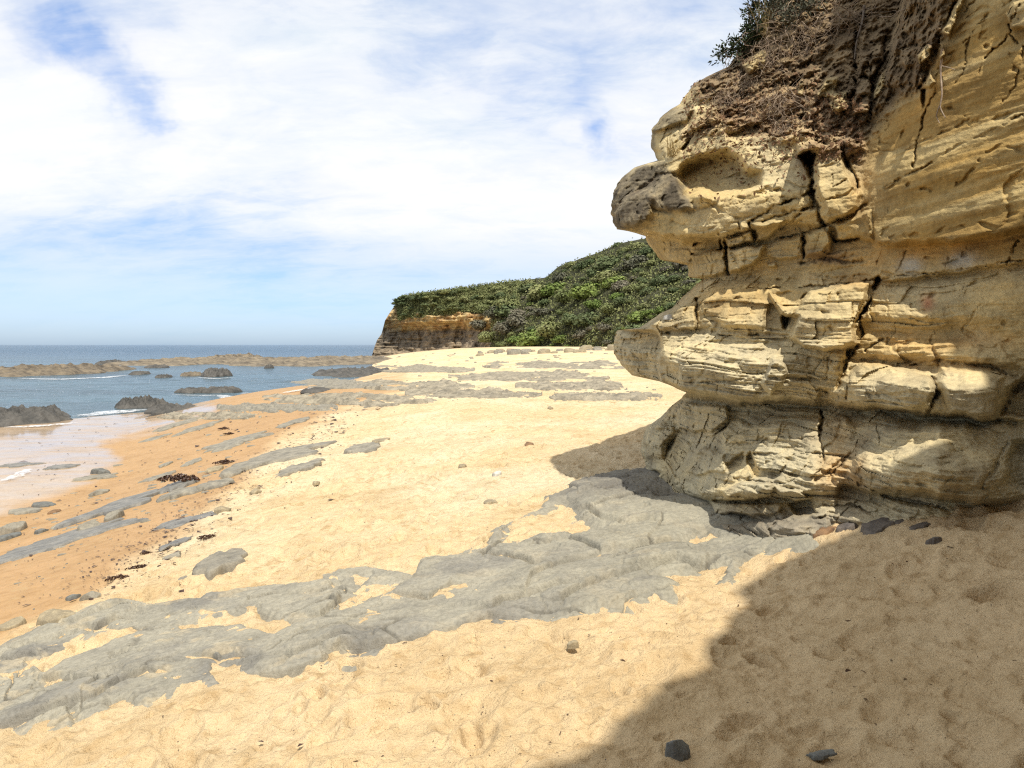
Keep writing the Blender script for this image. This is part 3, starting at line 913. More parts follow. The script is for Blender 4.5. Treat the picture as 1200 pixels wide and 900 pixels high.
    for poly, hgt, w in BLOCKS[30:]:
        mm = sstep(-1, 3, sdf(px, py, poly))
        c = lerp(c, lerp(ochre, buff, .3), (mm * .8)[..., None])
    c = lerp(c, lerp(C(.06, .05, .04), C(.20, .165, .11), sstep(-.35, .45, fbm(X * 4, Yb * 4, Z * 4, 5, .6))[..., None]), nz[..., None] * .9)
    c = lerp(c, C(.17, .105, .06), ((ck * .3)[..., None]))
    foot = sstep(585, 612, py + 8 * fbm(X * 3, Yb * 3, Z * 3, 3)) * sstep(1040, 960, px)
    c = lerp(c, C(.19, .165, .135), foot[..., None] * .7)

    # ---- far side, wrapped round behind the outline
    nb = 46
    r = np.linspace(0, 1, nb + 1)[1:] ** 1.6 * 9.0
    r = r[::-1]
    s0 = front[:, :1, :]
    bxn = s0[..., 0] + r[None, :] * .50 + .10 * (1 - np.exp(-r[None, :] * 4))
    byn = s0[..., 1] + r[None, :] * .86
    bzn = np.repeat(s0[..., 2], nb, 1)
    wob = .22 * fbm(bxn * 1.2, byn * 1.2, bzn * 1.6, 4) * np.clip(r[None, :] * 1.2, 0, 1)
    wst = .06 * fbm(bxn * .6, byn * .6, bzn * 9, 3) * np.clip(r[None, :], 0, 1)
    bxn = bxn + np.abs(wob) + wst
    back = np.stack([bxn, byn, bzn], -1)
    cb = np.repeat(c[:, :1, :], nb, 1) * .5 + lerp(ochre, buff, .5) * .5
    # ---- the wall going on to the right, past the viewer
    ne = 150
    path = np.array([(4.10, 5.56), (4.5, 4.7), (4.55, 3.6), (4.35, 2.2), (4.1, .6), (3.8, -1.5), (3.5, -4), (3.2, -8), (1.5, -13), (-2, -17)])
    sl = np.concatenate([[0], np.cumsum(np.hypot(*np.diff(path, axis=0).T))])
    ss = np.linspace(0, sl[-1], ne + 1)[1:]
    ex = np.interp(ss, sl, path[:, 0]); ey = np.interp(ss, sl, path[:, 1])
    kk = np.ones(9) / 9
    ex = np.convolve(np.pad(ex, 4, mode='edge'), kk, 'valid'); ey = np.convolve(np.pad(ey, 4, mode='edge'), kk, 'valid')
    tx = np.gradient(ex); ty = np.gradient(ey); tl = np.hypot(tx, ty)
    nx, ny = ty / tl, -tx / tl
    ze = Zn[:, -1]
    de = dd[:, -1]
    over_s = np.interp(ss, [0, 3.1, 3.35, 3.5, 3.8, 4.3, 4.86, 5.96, 6.8, 24], OVER)
    ZE_ = np.repeat(ze[:, None], ne, 1)
    EX = np.repeat(ex[None], len(rows), 0); EY = np.repeat(ey[None], len(rows), 0)
    dn = de[:, None] + over_s[None] * sstep(3.2, 6.8, ZE_) * (1 - .5 * sstep(7, 8.4, ZE_)) * (1 + .26 * fbm(EX * 1.3, EY * 1.3, ZE_ * .6, 4, .6))
    top = sstep(-385, -425, rows)[:, None]
    dn = dn * (1 - top) - 5 * top
    dn = dn + .10 * fbm(EX * 1.3, EY * 1.3, ZE_ * 2, 4) + .03 * fbm(EX * .7, EY * .7, ZE_ * 11, 3)
    ext = np.stack([EX + nx[None] * dn, EY + ny[None] * dn, ZE_], -1)
    ce = np.repeat(c[:, -1:, :], ne, 1)
    k0 = int(np.argmin(np.abs(rows + 392)))  # unseen slope added above the overhang to cut sky light on the sand
    lv_ = np.linspace(0, 1, 40)[:, None]
    b0 = ext[k0][None]
    ux = b0[..., 0] - nx[None] * lv_ * 6.5 + .25 * fbm(EX[:1] * .9, EY[:1] * .9, lv_ * 5, 4) * (lv_ > 0)
    uy = b0[..., 1] - ny[None] * lv_ * 6.5
    uz = b0[..., 2] + lv_ * 6.0 + .3 * fbm(EX[:1] * .6 + 4, EY[:1] * .6, lv_ * 3, 3) * (lv_ > 0)
    UP = np.stack([ux, uy, uz], -1)
    V = np.concatenate([back, front, ext], 1); CC = np.concatenate([cb, c, ce], 1)
    nr, nc = V.shape[:2]
    root = empty('sandstone_cliff', (2.6, 7.0, 1.5))
    tag(root, 'layered golden sandstone cliff with overhanging dark nose and hollow, right side', 'cliff')
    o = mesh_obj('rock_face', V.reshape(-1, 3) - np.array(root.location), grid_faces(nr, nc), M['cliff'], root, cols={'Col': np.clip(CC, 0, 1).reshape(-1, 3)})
    mesh_obj('sky_blocking_slope', UP.reshape(-1, 3) - np.array(root.location), grid_faces(40, ne), M['cliff'], root, cols={'Col': np.tile(np.array([.26, .19, .11]), (40 * ne, 1))})
    build_cliff.front = front; build_cliff.px = px; build_cliff.py = py; build_cliff.root = root


OVER = [-.6, -.7, .10, .62, 1.35, 1.30, 1.6, 2.8, 3.5, 3.7]  # overhang along the unseen wall, shaped to throw the foreground sand shadow


def on_cliff(px, py):
    """point of the cliff surface seen at a pixel"""
    i = int(np.argmin(np.abs(build_cliff.py[:, 0] - py)))
    j = int(np.argmin(np.abs(build_cliff.px[i] - px)))
    return build_cliff.front[i, j].astype(float)


# --------------------------------------------------------------- rock shelf
SHELF = [(-260, 930), (0, 855), (27, 852), (83, 845), (83, 834), (120, 840), (130, 823), (153, 825), (173, 830), (187, 818), (260, 805), (252, 792), (287, 793), (327, 793), (367, 780), (400, 768),
         (440, 762), (460, 754), (520, 746), (572, 730), (580, 736), (608, 728), (644, 722), (720, 716), (744, 704), (792, 700), (808, 684), (856, 680), (880, 656), (928, 644), (962, 636),
         (1010, 600), (1000, 540), (880, 520), (800, 520), (756, 548), (720, 552), (690, 560), (664, 572), (640, 582), (636, 594), (616, 604), (580, 620), (574, 636), (572, 644), (536, 650), (492, 656),
         (484, 674), (424, 665), (400, 666), (357, 683), (317, 687), (240, 693), (233, 700), (200, 703), (180, 710), (140, 707), (110, 713), (93, 723), (43, 735), (0, 760), (-260, 800)]
SPATCH = [
    [(588, 622), (636, 602), (664, 588), (680, 606), (704, 620), (732, 622), (690, 628), (632, 630), (608, 638), (578, 636)],
    [(400, 716), (460, 696), (486, 678), (448, 684), (400, 700)], [(385, 684), (436, 676), (424, 690), (390, 694)],
    [(37, 780), (67, 763), (133, 747), (113, 757), (73, 773), (53, 793)],
    [(213, 737), (267, 723), (293, 713), (340, 733), (320, 743), (283, 733)],
    [(250, 780), (280, 780), (273, 797), (253, 797)],
    [(798, 637), (828, 625), (840, 632), (816, 641)],
    [(762, 677), (856, 665), (852, 672), (828, 684), (808, 687)],
    [(765, 583), (790, 581), (795, 586), (770, 588)],
]
SLEDGE = [zm(400, 560, .4, p) for p in (
    [(575, 200), (660, 190), (760, 228), (860, 217), (970, 190)], [(715, 105), (760, 132), (830, 142), (905, 140)], [(185, 350), (250, 357), (320, 318)],
    [(440, 400), (470, 380), (560, 350), (640, 330)], [(0, 520), (90, 500), (150, 484), (300, 462), (440, 415)], [(540, 350), (560, 300), (640, 265), (770, 232)],
    [(640, 370), (720, 330), (850, 290), (960, 262)], [(880, 275), (980, 255), (1050, 270)], [(660, 25), (700, 50), (690, 60)], [(400, 215), (480, 230), (560, 262)])] + [
    zm(0, 600, .33333, p) for p in ([(745, 515), (770, 525), (830, 512)], [(940, 575), (1010, 570), (1120, 530), (1200, 490)], [(0, 760), (180, 710), (330, 660), (420, 610), (520, 565)],
                                     [(350, 410), (380, 395), (410, 380)], [(260, 395), (330, 370), (440, 330)], [(180, 600), (250, 605), (310, 605)], [(1130, 370), (1180, 335), (1200, 320)], [(40, 520), (100, 505)], [(1030, 520), (1120, 490), (1200, 470)])]


def gsolve(px, py):
    """ground points for arrays of pixels"""
    a = (px - 600) / F; e = (py - HY) / F
    Y = 1.7 / e
    for _ in range(14):
        Y = .5 * Y + .5 * (HC - gz(a * Y, Y)) / e
    return a * Y, Y, gz(a * Y, Y)


def build_shelf():
    gx = np.arange(-230, 1010, 1.15); gy = np.arange(528, 925, .8)
    PX, PY = np.meshgrid(gx, gy)
    X, Y, Zg = gsolve(PX, PY)
    wx = 4 * fbm(X * 3.4, Y * 3.4, 0 * X, 5, .65); wy = 2.6 * fbm(X * 3.4, Y * 3.4, 0 * X + 8, 5, .65)
    QX, QY = PX + wx, PY + wy
    LX = PX + 3 * fbm(X * 1.3, Y * 1.3, 0 * X + 30, 2); LY = PY + 2 * fbm(X * 1.3, Y * 1.3, 0 * X + 38, 2)
    sd = sdf(QX, QY, SHELF) * Y / F         # metres across the view
    h = np.clip(sd * .9, -.14, .042)
    n = fbm(X * 1.1, Y * 1.1, 0 * X + 2, 4, .55)
    br = fbm(X * 2.6, Y * 5.0, 0 * X + 5, 5, .65)
    h += .012 * n + .005 * fbm(X * 6, Y * 6, 0 * X + 1, 4, .6)
    # plates of rock parted by cracks, longest along the shelf
    for cs, amp, kk in ((.85, .028, 1), (.30, .012, 2), (.14, .005, 3)):
        rx = (X * .88 + Y * .47); ry = (-X * .47 + Y * .88)
        gx_ = rx / (cs * 1.8) + .5 * fbm(X * 1.6 / cs * .5, Y * 1.6 / cs * .5, 0 * X + kk, 3); gy_ = ry / cs + .5 * fbm(X * 1.6 / cs * .5, Y * 1.6 / cs * .5, 0 * X + kk + 5, 3)
        ix = np.floor(gx_).astype(np.int64); iy = np.floor(gy_).astype(np.int64)
        f1 = np.full(X.shape, 9.0); f2 = np.full(X.shape, 9.0); hh = np.zeros(X.shape); tl = np.zeros(X.shape)
        for di in (-1, 0, 1):
            for dj in (-1, 0, 1):
                ci, cj = ix + di, iy + dj
                ddx = ci + hash2(ci, cj, kk) - gx_; ddy = cj + hash2(ci, cj, kk + 9) - gy_
                dd_ = np.hypot(ddx, ddy)
                nw = dd_ < f1
                f2 = np.where(nw, f1, np.minimum(f2, dd_)); f1 = np.where(nw, dd_, f1)
                hh = np.where(nw, hash2(ci, cj, kk + 20), hh)
                tl = np.where(nw, ddy * (hash2(ci, cj, kk + 21) - .3), tl)
        if kk == 1:
            fgap = f2 - f1
        h += amp * (hh - .5) * sstep(0, .12, sd) + amp * .5 * tl - amp * 1.5 * np.exp(-((f2 - f1) / (.014 / cs)) ** 2) * sstep(-.25, .25, n + .3 * (hh - .5))
    for p in SPATCH:
        h -= .075 * sstep(-6, 6, sdf(QX, QY, p))
    left = sstep(420, 250, PX)
    crackc = np.exp(-(fgap / .022) ** 2)
    h -= .028 * sstep(.3, .75, br) * (.35 + .65 * left)
    for k, line in enumerate(SLEDGE):
        L = np.array(line); x0, x1 = L[:, 0].min() - 40, L[:, 0].max() + 40; y0, y1 = L[:, 1].min() - 40, L[:, 1].max() + 40
        m = (PX > x0) & (PX < x1) & (PY > y0) & (PY < y1)
        dist = seg_dist(LX[m], LY[m], line)
        yl = np.interp(LX[m], L[:, 0], L[:, 1])
        side = LY[m] - yl
        fade = np.exp(-(dist / 22) ** 2)
        h[m] += fade * (.030 * sstep(.9, -.9, side) - .055 * np.exp(-((side - 1.3) / 1.3) ** 2))
    # thicker broken edge by the cliff foot
    h += .07 * sstep(640, 600, PY) * sstep(664, 700, PX) * sstep(.02, .2, sd)
    z = Zg + h
    fx = sstep(.0, .5, fbm(X * .9 + 3, Y * .9, 0 * X, 4))[..., None]
    c = lerp(np.array([.30, .275, .21]), np.array([.20, .188, .16]), fx)
    c = lerp(c, np.array([.30, .275, .195]), (sstep(560, 800, PX) * .6)[..., None])
    c = lerp(c, np.array([.52, .42, .26]), (.6 * sstep(.25, .6, fbm(X * 2.2 + 4, Y * 3.6, 0 * X + 15, 5, .62)) * (.35 + .65 * left))[..., None])
    c = lerp(c, np.array([.15, .14, .125]), (.5 * sstep(.3, .9, fbm(X * 2.5, Y * 6, 0 * X + 6, 4)))[..., None])
    c = lerp(c, np.array([.105, .095, .085]), (.75 * sstep(605, 580, PY + .0 * PX) * sstep(600, 680, PX))[..., None])  # cast shadow of the cliff painted dark into the shelf colour
    c = lerp(c, np.array([.05, .044, .036]), (.9 * crackc * sstep(-.25, .25, n))[..., None])
    V = np.stack([X, Y, z], -1)
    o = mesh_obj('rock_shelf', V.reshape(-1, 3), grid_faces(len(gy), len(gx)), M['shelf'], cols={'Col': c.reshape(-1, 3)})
    # drop what lies deep under the sand
    import bmesh
    keep = (h > -.10).ravel()
    bm = bmesh.new(); bm.from_mesh(o.data); bm.verts.ensure_lookup_table()
    bmesh.ops.delete(bm, geom=[bm.verts[i] for i in np.nonzero(~keep)[0]], context='VERTS')
    bm.to_mesh(o.data); bm.free()
    tag(o, 'broad flat grey rock shelf crossing the sand from the cliff foot to lower left', 'rock shelf')


# ----------------------------------------------------- single rocks and slabs
def rock(name, label, cat, px0, px1, pyt, pyb, mat, flat=.5, seed=0, depth=None, tilt=0, rough=.18, sink=.25, group=None, base=None, skew=0, nring=26, nang=64):
    """a boulder or slab with its own thickness whose near edge stands at pyb"""
    pc = .5 * (px0 + px1)
    if base is None:
        bx, by, bz = on_ground(pc, pyb)
    else:
        bx, by, bz = base
    hw = .5 * (px1 - px0) * by / F
    if base is not None:
        hd = depth; Yc = by; bz2 = bz; h = .035
    elif depth is not None:
        hd = depth; Yc = by + hd
        bz2 = max(float(gz(bx / by * Yc, Yc)), 0.0)
        h = max(HC - (pyt - HY) / F * (Yc + .2 * hd) - bz2, .05 * hw)
    else:
        lift = float(np.interp(flat, [.3, .45, .5, .6, .8, .95], [.72, .6, .5, .38, .25, .12]))
        H = pyb - pyt
        Y2 = on_ground(pc, pyb - (1 - lift) * H)[1]
        hd = min(max(.5 * (Y2 - by), .3 * hw), 1.6 * hw); Yc = by + hd
        h = lift * H * Yc / F
        bz2 = max(float(gz(bx / by * Yc, Yc)), 0.0)
    hw *= Yc / by
    cx = bx / by * Yc
    th = np.linspace(0, 2 * np.pi, nang, endpoint=False)
    r = np.linspace(0, 1, nring)
    R, T = np.meshgrid(r, th, indexing='ij')
    ox, oy = seed * 7.31, seed * 3.17
    outl = 1 + rough * (1.0 * perlin(np.cos(T) * 1.1 + ox, np.sin(T) * 1.1 + oy, 0 * T) + .6 * perlin(np.cos(T) * 3 + ox, np.sin(T) * 3 + oy, 0 * T + 4))
    rr = R ** .8
    x = np.cos(T) * rr * outl; y = np.sin(T) * rr * outl
    x = x + skew * y
    p = 1.7 + flat * 4
    prof = (1 - np.clip(R, 0, 1) ** p) ** (.6 if flat < .8 else .5)
    sc = 2.2
    craggy = depth is not None and base is None
    if craggy:
        sc = 3.6
    nse = fbm(x * sc + ox, y * sc + oy, 0 * x + seed, 5 if craggy else 4, .6 if craggy else .45)
    zz = prof * (1 + rough * (2.2 if craggy else 1.0) * nse + tilt * x * .6) - sink * (1 - prof)
    rf = random.Random(seed * 13 + 5)
    for q in range(0 if craggy else 7):
        an = rf.uniform(0, 6.283); sl = rf.uniform(.15, .75) * (1.2 - flat); cc = rf.uniform(.55, .95)
        zz = np.minimum(zz, cc + sl * (x * math.cos(an) + y * math.sin(an)) + .05 * nse)
    if flat > .5:
        t = zz * 4 + .5 * nse
        zz = zz + .07 * (np.floor(t) + sstep(.4, 1, t - np.floor(t)) - t)
    zz = np.where(zz > 0, zz / max(zz.max(), .3), zz)
    xw = x * hw / (1 + .4 * rough); yw = y * hd; zw = zz * h
    if base is None and depth is None:
        zw = zw + (np.maximum(gz(cx + xw, Yc + yw), 0) - bz2) * (1 if flat >= .6 else .7)
    V = np.stack([xw, yw, zw], -1)
    F_ = grid_faces(nring, nang, True)
    o = mesh_obj(name, V.reshape(-1, 3), F_, mat)
    o.location = (cx, Yc, bz2)
    tag(o, label, cat, group)
    return o


def build_rocks():
    R = rock
    import functools
    R = functools.partial(rock, nring=64, nang=170)
    # --- reefs and rocks in the water
    R('reef', 'long low brown reef standing in the sea at far left', 'reef', -8, 141, 424.5, 441.5, M['reef_mid'], .45, 1, 12, rough=.4)
    R('reef', 'longest pale brown reef stretching along the horizon toward the headland', 'reef', 150, 330, 417, 428.5, M['reef_brown'], .6, 2, 20, rough=.5)
    R('reef', 'flat pale reef joining the shore below the headland tip', 'reef', 270, 492, 415.5, 429, M['reef_brown'], .7, 3, 24, rough=.45)
    R('reef', 'raised brown hump on top of the long reef near the horizon', 'reef', 248, 300, 413, 424, M['reef_brown'], .5, 4, 14, rough=.35)
    R('reef', 'dark weedy reef at the water edge in front of the headland', 'reef', 366, 466, 429, 442, M['reef_dark'], .7, 5, 7, rough=.35)
    R('sea_rock', 'small dark rock behind the left end of the long reef', 'sea rock', 119, 142, 421, 427, M['reef_dark'], .5, 6, 4)
    R('sea_rock', 'low black rock just in front of the long reef', 'sea rock', 171, 196, 426.5, 431.5, M['reef_dark'], .5, 7, 2.5)
    R('sea_rock', 'thin black rock awash right of the far left reef', 'sea rock', 153, 176, 434, 439.5, M['reef_dark'], .4, 8, 1.5)
    R('sea_rock', 'tiny dark rock awash left of the rounded dark rock', 'sea rock', 183, 200, 438, 443, M['reef_dark'], .4, 9, 1.2)
    R('sea_rock', 'rounded dark rock standing alone in the shallows', 'sea rock', 236, 271, 430, 442, M['reef_dark'], .4, 10, 2)
    R('sea_rock', 'small brown rock touching the left of the rounded dark rock', 'sea rock', 211, 238, 435, 441, M['reef_brown'], .4, 11, 1.6)
    R('sea_rock', 'small black rock in water beyond, between rounded rock and weedy reef', 'sea rock', 310, 321, 426, 432, M['reef_dark'], .3, 12, 1.2)
    R('sea_rock', 'low double humped dark rock left half, in midwater', 'sea rock', 206, 246, 453, 461, M['reef_dark'], .5, 13, 1.3)
    R('sea_rock', 'low double humped dark rock right half, in midwater', 'sea rock', 236, 285, 452, 461, M['reef_dark'], .5, 14, 1.3)
    R('sea_rock', 'dark pyramid shaped rock with white foam at its left', 'sea rock', 134, 196, 462, 480, M['reef_dark'], .3, 15, 1.6, rough=.28)
    R('sea_rock', 'low dark tail of rock right of the foaming pyramid rock', 'sea rock', 172, 240, 471, 482, M['reef_dark'], .5, 16, 1.2, rough=.3)
    R('sea_rock', 'big dark craggy rock at left edge of the wash', 'sea rock', -60, 93, 473, 500, M['reef_dark'], .5, 17, 2.2, rough=.3)
    R('sea_rock', 'small dark rock with foam at the end of the shallows', 'sea rock', 354, 388, 453, 461, M['reef_dark'], .5, 18, 1.0)
    R = rock
    # --- rock platforms on the middle beach
    rng2 = random.Random(3)
    plats = [(300, 520, 462, 474, 'long grey rock platform along the water edge right of the shallows'), (250, 400, 474, 484, 'low grey rock platform nearest the water behind the wet sand'),
             (420, 560, 447, 458, 'grey rock platform across the sand below the headland cliff'), (470, 640, 456, 467, 'grey streaked rock platform in the middle of the beach'),
             (520, 720, 436, 447, 'far grey rock platform under the green hillside'), (600, 745, 448, 458, 'grey flat rock platform left of the cliff jaw'), (430, 560, 428, 437, 'distant grey rock platform below the headland bushes'),
             (330, 450, 445, 456, 'wet grey rock flat bordering the shallows'), (560, 760, 424, 433, 'distant rock flat at the foot of the bushes'), (640, 780, 462, 470, 'thin rock strip in pale sand beside the jaw'),
             (180, 310, 484, 492, 'thin grey rock strip at the upper edge of wet sand'), (395, 470, 470, 477, 'short grey rock strip at the upper beach centre')]
    for i, (a, b, t, u_, lb) in enumerate(plats):
        build_platform(a, b, t, u_, lb, i)
    # --- slabs and stones on the near beach (label says which)
    S = [
        ('rock_slab', 'thin grey slab in wet sand, nearest the foaming rock', 'rock slab', 184, 224, 494, 502.5, 'slab', .8),
        ('rock_slab', 'broken grey slab right of the thin slab in upper wet sand', 'rock slab', 208, 252, 497, 506, 'slab', .8),
        ('rock_slab', 'small thin slab below the broken slab in upper wet sand', 'rock slab', 168, 197, 510, 516, 'slab', .8),
        ('rock_slab', 'long thin grey slab where wet sand meets dry sand', 'rock slab', 238, 312, 511, 524, 'slab', .85),
        ('rock_slab', 'grey slab in pale sand above the long thin slab', 'rock slab', 328, 360, 490, 499, 'slab', .8),
        ('rock_slab', 'long pointed grey slab reaching right into dry sand', 'rock slab', 278, 377, 524, 545, 'slab', .8),
        ('rock_slab', 'short leaf shaped slab below the long pointed slab', 'rock slab', 322, 372, 540, 557, 'slab', .8),
        ('rock_slab', 'isolated grey slab lying alone in dry sand of mid beach', 'rock slab', 402, 446, 515, 531, 'slab', .7),
        ('rock', 'small brown grey rock touching right end of the isolated slab', 'rock', 434, 457, 512, 519, 'tan', .6),
        ('rock_slab', 'grey slab with ragged ends near the reddish weed', 'rock slab', 168, 204, 554, 562, 'slab', .75),
        ('stone', 'rounded tan stone left of the long pointed slab', 'stone', 240, 263, 545, 553, 'tan', .4),
        ('rock', 'grey rock between the tan stone and long pointed slab', 'rock', 260, 285, 547, 559, 'slab', .5),
        ('rock_slab', 'dark slab capped with black seaweed', 'rock slab', 184, 234, 560, 575, 'wet_slab', .7),
        ('rock', 'low grey rock at right end of weedy slab', 'rock', 230, 274, 560, 573, 'slab', .5),
        ('rock_slab', 'wet grey slab stretching left below the weedy slab', 'rock slab', 106, 180, 578, 602, 'wet_slab', .85),
        ('rock_slab', 'grey slab with rounded back just below black seaweed', 'rock slab', 184, 240, 569, 584, 'slab', .6),
        ('stone', 'rounded tan stone lying on orange sand edge', 'stone', 249, 272, 591, 602, 'tan', .35),
        ('stone', 'smooth grey dome stone in wet sand', 'stone', 122, 145, 597, 610, 'slab', .35),
        ('stone', 'larger grey dome stone beside the flat blue slab', 'stone', 92, 118, 609, 622, 'slab', .35),
        ('boulder', 'round grey boulder at left edge in wet sand', 'boulder', -2, 30, 609, 626, 'slab', .4),
        ('rock', 'dark low rock below the round boulder at left edge', 'rock', -6, 22, 623, 634, 'bluegrey', .5),
        ('stone', 'small dark stone between boulder and grey domes', 'stone', 41, 56, 618, 625, 'bluegrey', .4),
        ('rock_slab', 'long flat blue grey slab flush with orange wet sand', 'rock slab', 20, 156, 616, 640, 'wet_slab', .95),
        ('rock_slab', 'lowest flat blue grey slab at left picture edge', 'rock slab', -20, 78, 636, 657, 'wet_slab', .95),
        ('rock_slab', 'flat blue grey slab beside the tan stone', 'rock slab', 180, 250, 604, 617, 'wet_slab', .95),
        ('rock_slab', 'small flat grey slab below the red weed clumps', 'rock slab', 190, 219, 630, 642, 'wet_slab', .9),
        ('stone', 'flat grey stone beside wrack line of weed', 'stone', 190, 213, 646, 656, 'slab', .6),
        ('rock', 'two toned grey rock jutting from dry sand above shelf', 'rock', 223, 291, 641, 675, 'slab', .75),
        ('stone', 'small grey stone left of the two toned rock', 'stone', 208, 221, 674, 681, 'slab', .5),
        ('stone', 'dark grey stone beside a pale one on wet sand', 'stone', 76, 94, 694, 703, 'bluegrey', .45),
        ('stone', 'pale grey stone beside a dark one on wet sand', 'stone', 94, 118, 690, 703, 'slab', .4),
        ('rock', 'half buried brown rock along upper edge of shelf', 'rock', 42, 97, 709, 733, 'tan', .5),
        ('rock', 'half buried rounded brown rock at left edge above shelf', 'rock', -8, 32, 723, 738, 'tan', .45),
        ('stone', 'dark triangular stone in the wash edge', 'stone', 107, 131, 547, 556, 'bluegrey', .3),
        ('rock_slab', 'thin dark slab below the triangular stone at wash edge', 'rock slab', 93, 139, 554, 563, 'slab', .8),
        ('rock_slab', 'flat grey slab lying in the pale wash', 'rock slab', 54, 87, 543, 551, 'wet_slab', .85),
        ('rock_slab', 'thin dark slab lying in the pale wash, further left', 'rock slab', 0, 42, 541, 548, 'wet_slab', .85),
        ('rock', 'dark low rock in stony patch at wash edge', 'rock', 36, 66, 586, 595, 'bluegrey', .5),
        ('rock', 'flat dark rock in stony patch at wash edge, left', 'rock', 10, 50, 593, 603, 'slab', .7),
        ('stone', 'mossy grey stone above the stretching wet slab', 'stone', 106, 128, 571, 580, 'slab', .4),
        ('stone', 'small brown stone above the grey dome stones', 'stone', 56, 70, 596, 602, 'brownrock', .4),
        ('stone', 'small grey stone right of dome stone on wet sand', 'stone', 60, 74, 612, 619, 'slab', .4),
        ('rock_slab', 'small thin slab in wet sand above the weedy slab', 'rock slab', 186, 202, 540, 547, 'slab', .7),
        ('rock_slab', 'small flat slab right of a thin one above weedy slab', 'rock slab', 215, 236, 537, 545, 'slab', .7),
        # right and centre
        ('stone', 'angular blue grey stone lying in foreground cliff shadow', 'stone', 777, 811, 862, 888, 'bluegrey', .35),
        ('stone', 'flat half buried grey stone at bottom edge in shadow', 'stone', 942, 982, 877, 889, 'bluegrey', .6),
        ('stone', 'small tan egg shaped stone alone on sunlit foreground sand', 'stone', 664, 678, 749, 759, 'tan', .3),
        ('stone', 'pale white stone alone on sunlit mid beach sand', 'stone', 576, 588, 551, 558, 'pale', .4),
        ('stone', 'reddish brown stone alone on sunlit mid beach sand', 'stone', 614, 626, 517, 524, 'brownrock', .4),
        ('stone', 'small brown stone high on the pale beach', 'stone', 641, 649, 475, 480, 'tan', .4),
        ('stone', 'grey tan stone left of the white stone on mid beach', 'stone', 537, 547, 542, 549, 'tan', .4),
        ('stone', 'flat tan stone near the upper tip of rock shelf', 'stone', 566, 583, 584, 591, 'tan', .6),
        ('stone', 'grey tan stone between pointed slabs and dome stones', 'stone', 292, 306, 571, 578, 'tan', .4),
        ('stone', 'small dark tan stone below the isolated slab', 'stone', 366, 375, 562, 568, 'tan', .4),
        ('rock', 'dark purple slab wedged under foot of cliff', 'rock', 1006, 1046, 603, 627, 'purple', .6),
        ('rock', 'dark purple rock right of wedged slab under cliff', 'rock', 1044, 1068, 606, 616, 'purple', .5),
        ('rock', 'dark lumpy rock in the broken foot of the cliff', 'rock', 936, 976, 590, 608, 'purple', .45),
        ('rock', 'dark flat rock leftmost in the broken cliff foot', 'rock', 900, 944, 600, 618, 'purple', .6),
        ('rock', 'small dark block left of the wedged purple slab under cliff', 'rock', 978, 1008, 608, 624, 'purple', .5),
        ('rock', 'brown angular block at the sand edge under the cliff foot', 'rock', 948, 982, 616, 631, 'brownrock', .45),
        ('rock', 'thin dark flake of rock right of the wedged slab on the sand', 'rock', 1062, 1090, 611, 620, 'purple', .7),
        ('stone', 'dark brown stone in shaded sand beneath right cliff', 'stone', 1084, 1106, 626, 640, 'purple', .35),
        ('rock', 'raised grey block on shelf beside the shadow patch', 'rock', 664, 716, 556, 586, 'slab', .6),
    ]
    for i, (n, lb, cat, a, b, t, u_, m, fl) in enumerate(S):
        R(n, lb, cat, a, b, t, u_, M[m], fl, 30 + i, None, rough=.25 if fl < .6 else (.4 if fl < .75 else .6), skew=.5 if fl > .75 and a < 400 else 0)
    # pebble on the cliff ledge
    p = on_cliff(785, 372)
    o = R('pebble', 'smooth pale grey pebble resting on a sunlit cliff ledge', 'pebble', 777, 793, 357, 364, M['pale'], .35, 99, .06, rough=.05, base=(p[0], p[1], p[2]), sink=.6, nring=14, nang=28)
    LEDGE['pebble'] = o
    # scattered small stones
    rr = random.Random(11)
    protos = []
    kinds = (('small dark pebble on the wet sand', 'bluegrey', 'dark pebbles scattered over the wet sand'), ('small tan pebble on the dry sand', 'tan', 'tan pebbles scattered over the dry sand'))
    kinds += (('small dark jagged rock fragment on the wet sand', 'slab', 'jagged rock fragments on the wet sand'), ('small grey rubble stone on the upper beach', 'slab', 'rubble stones across the upper beach'))
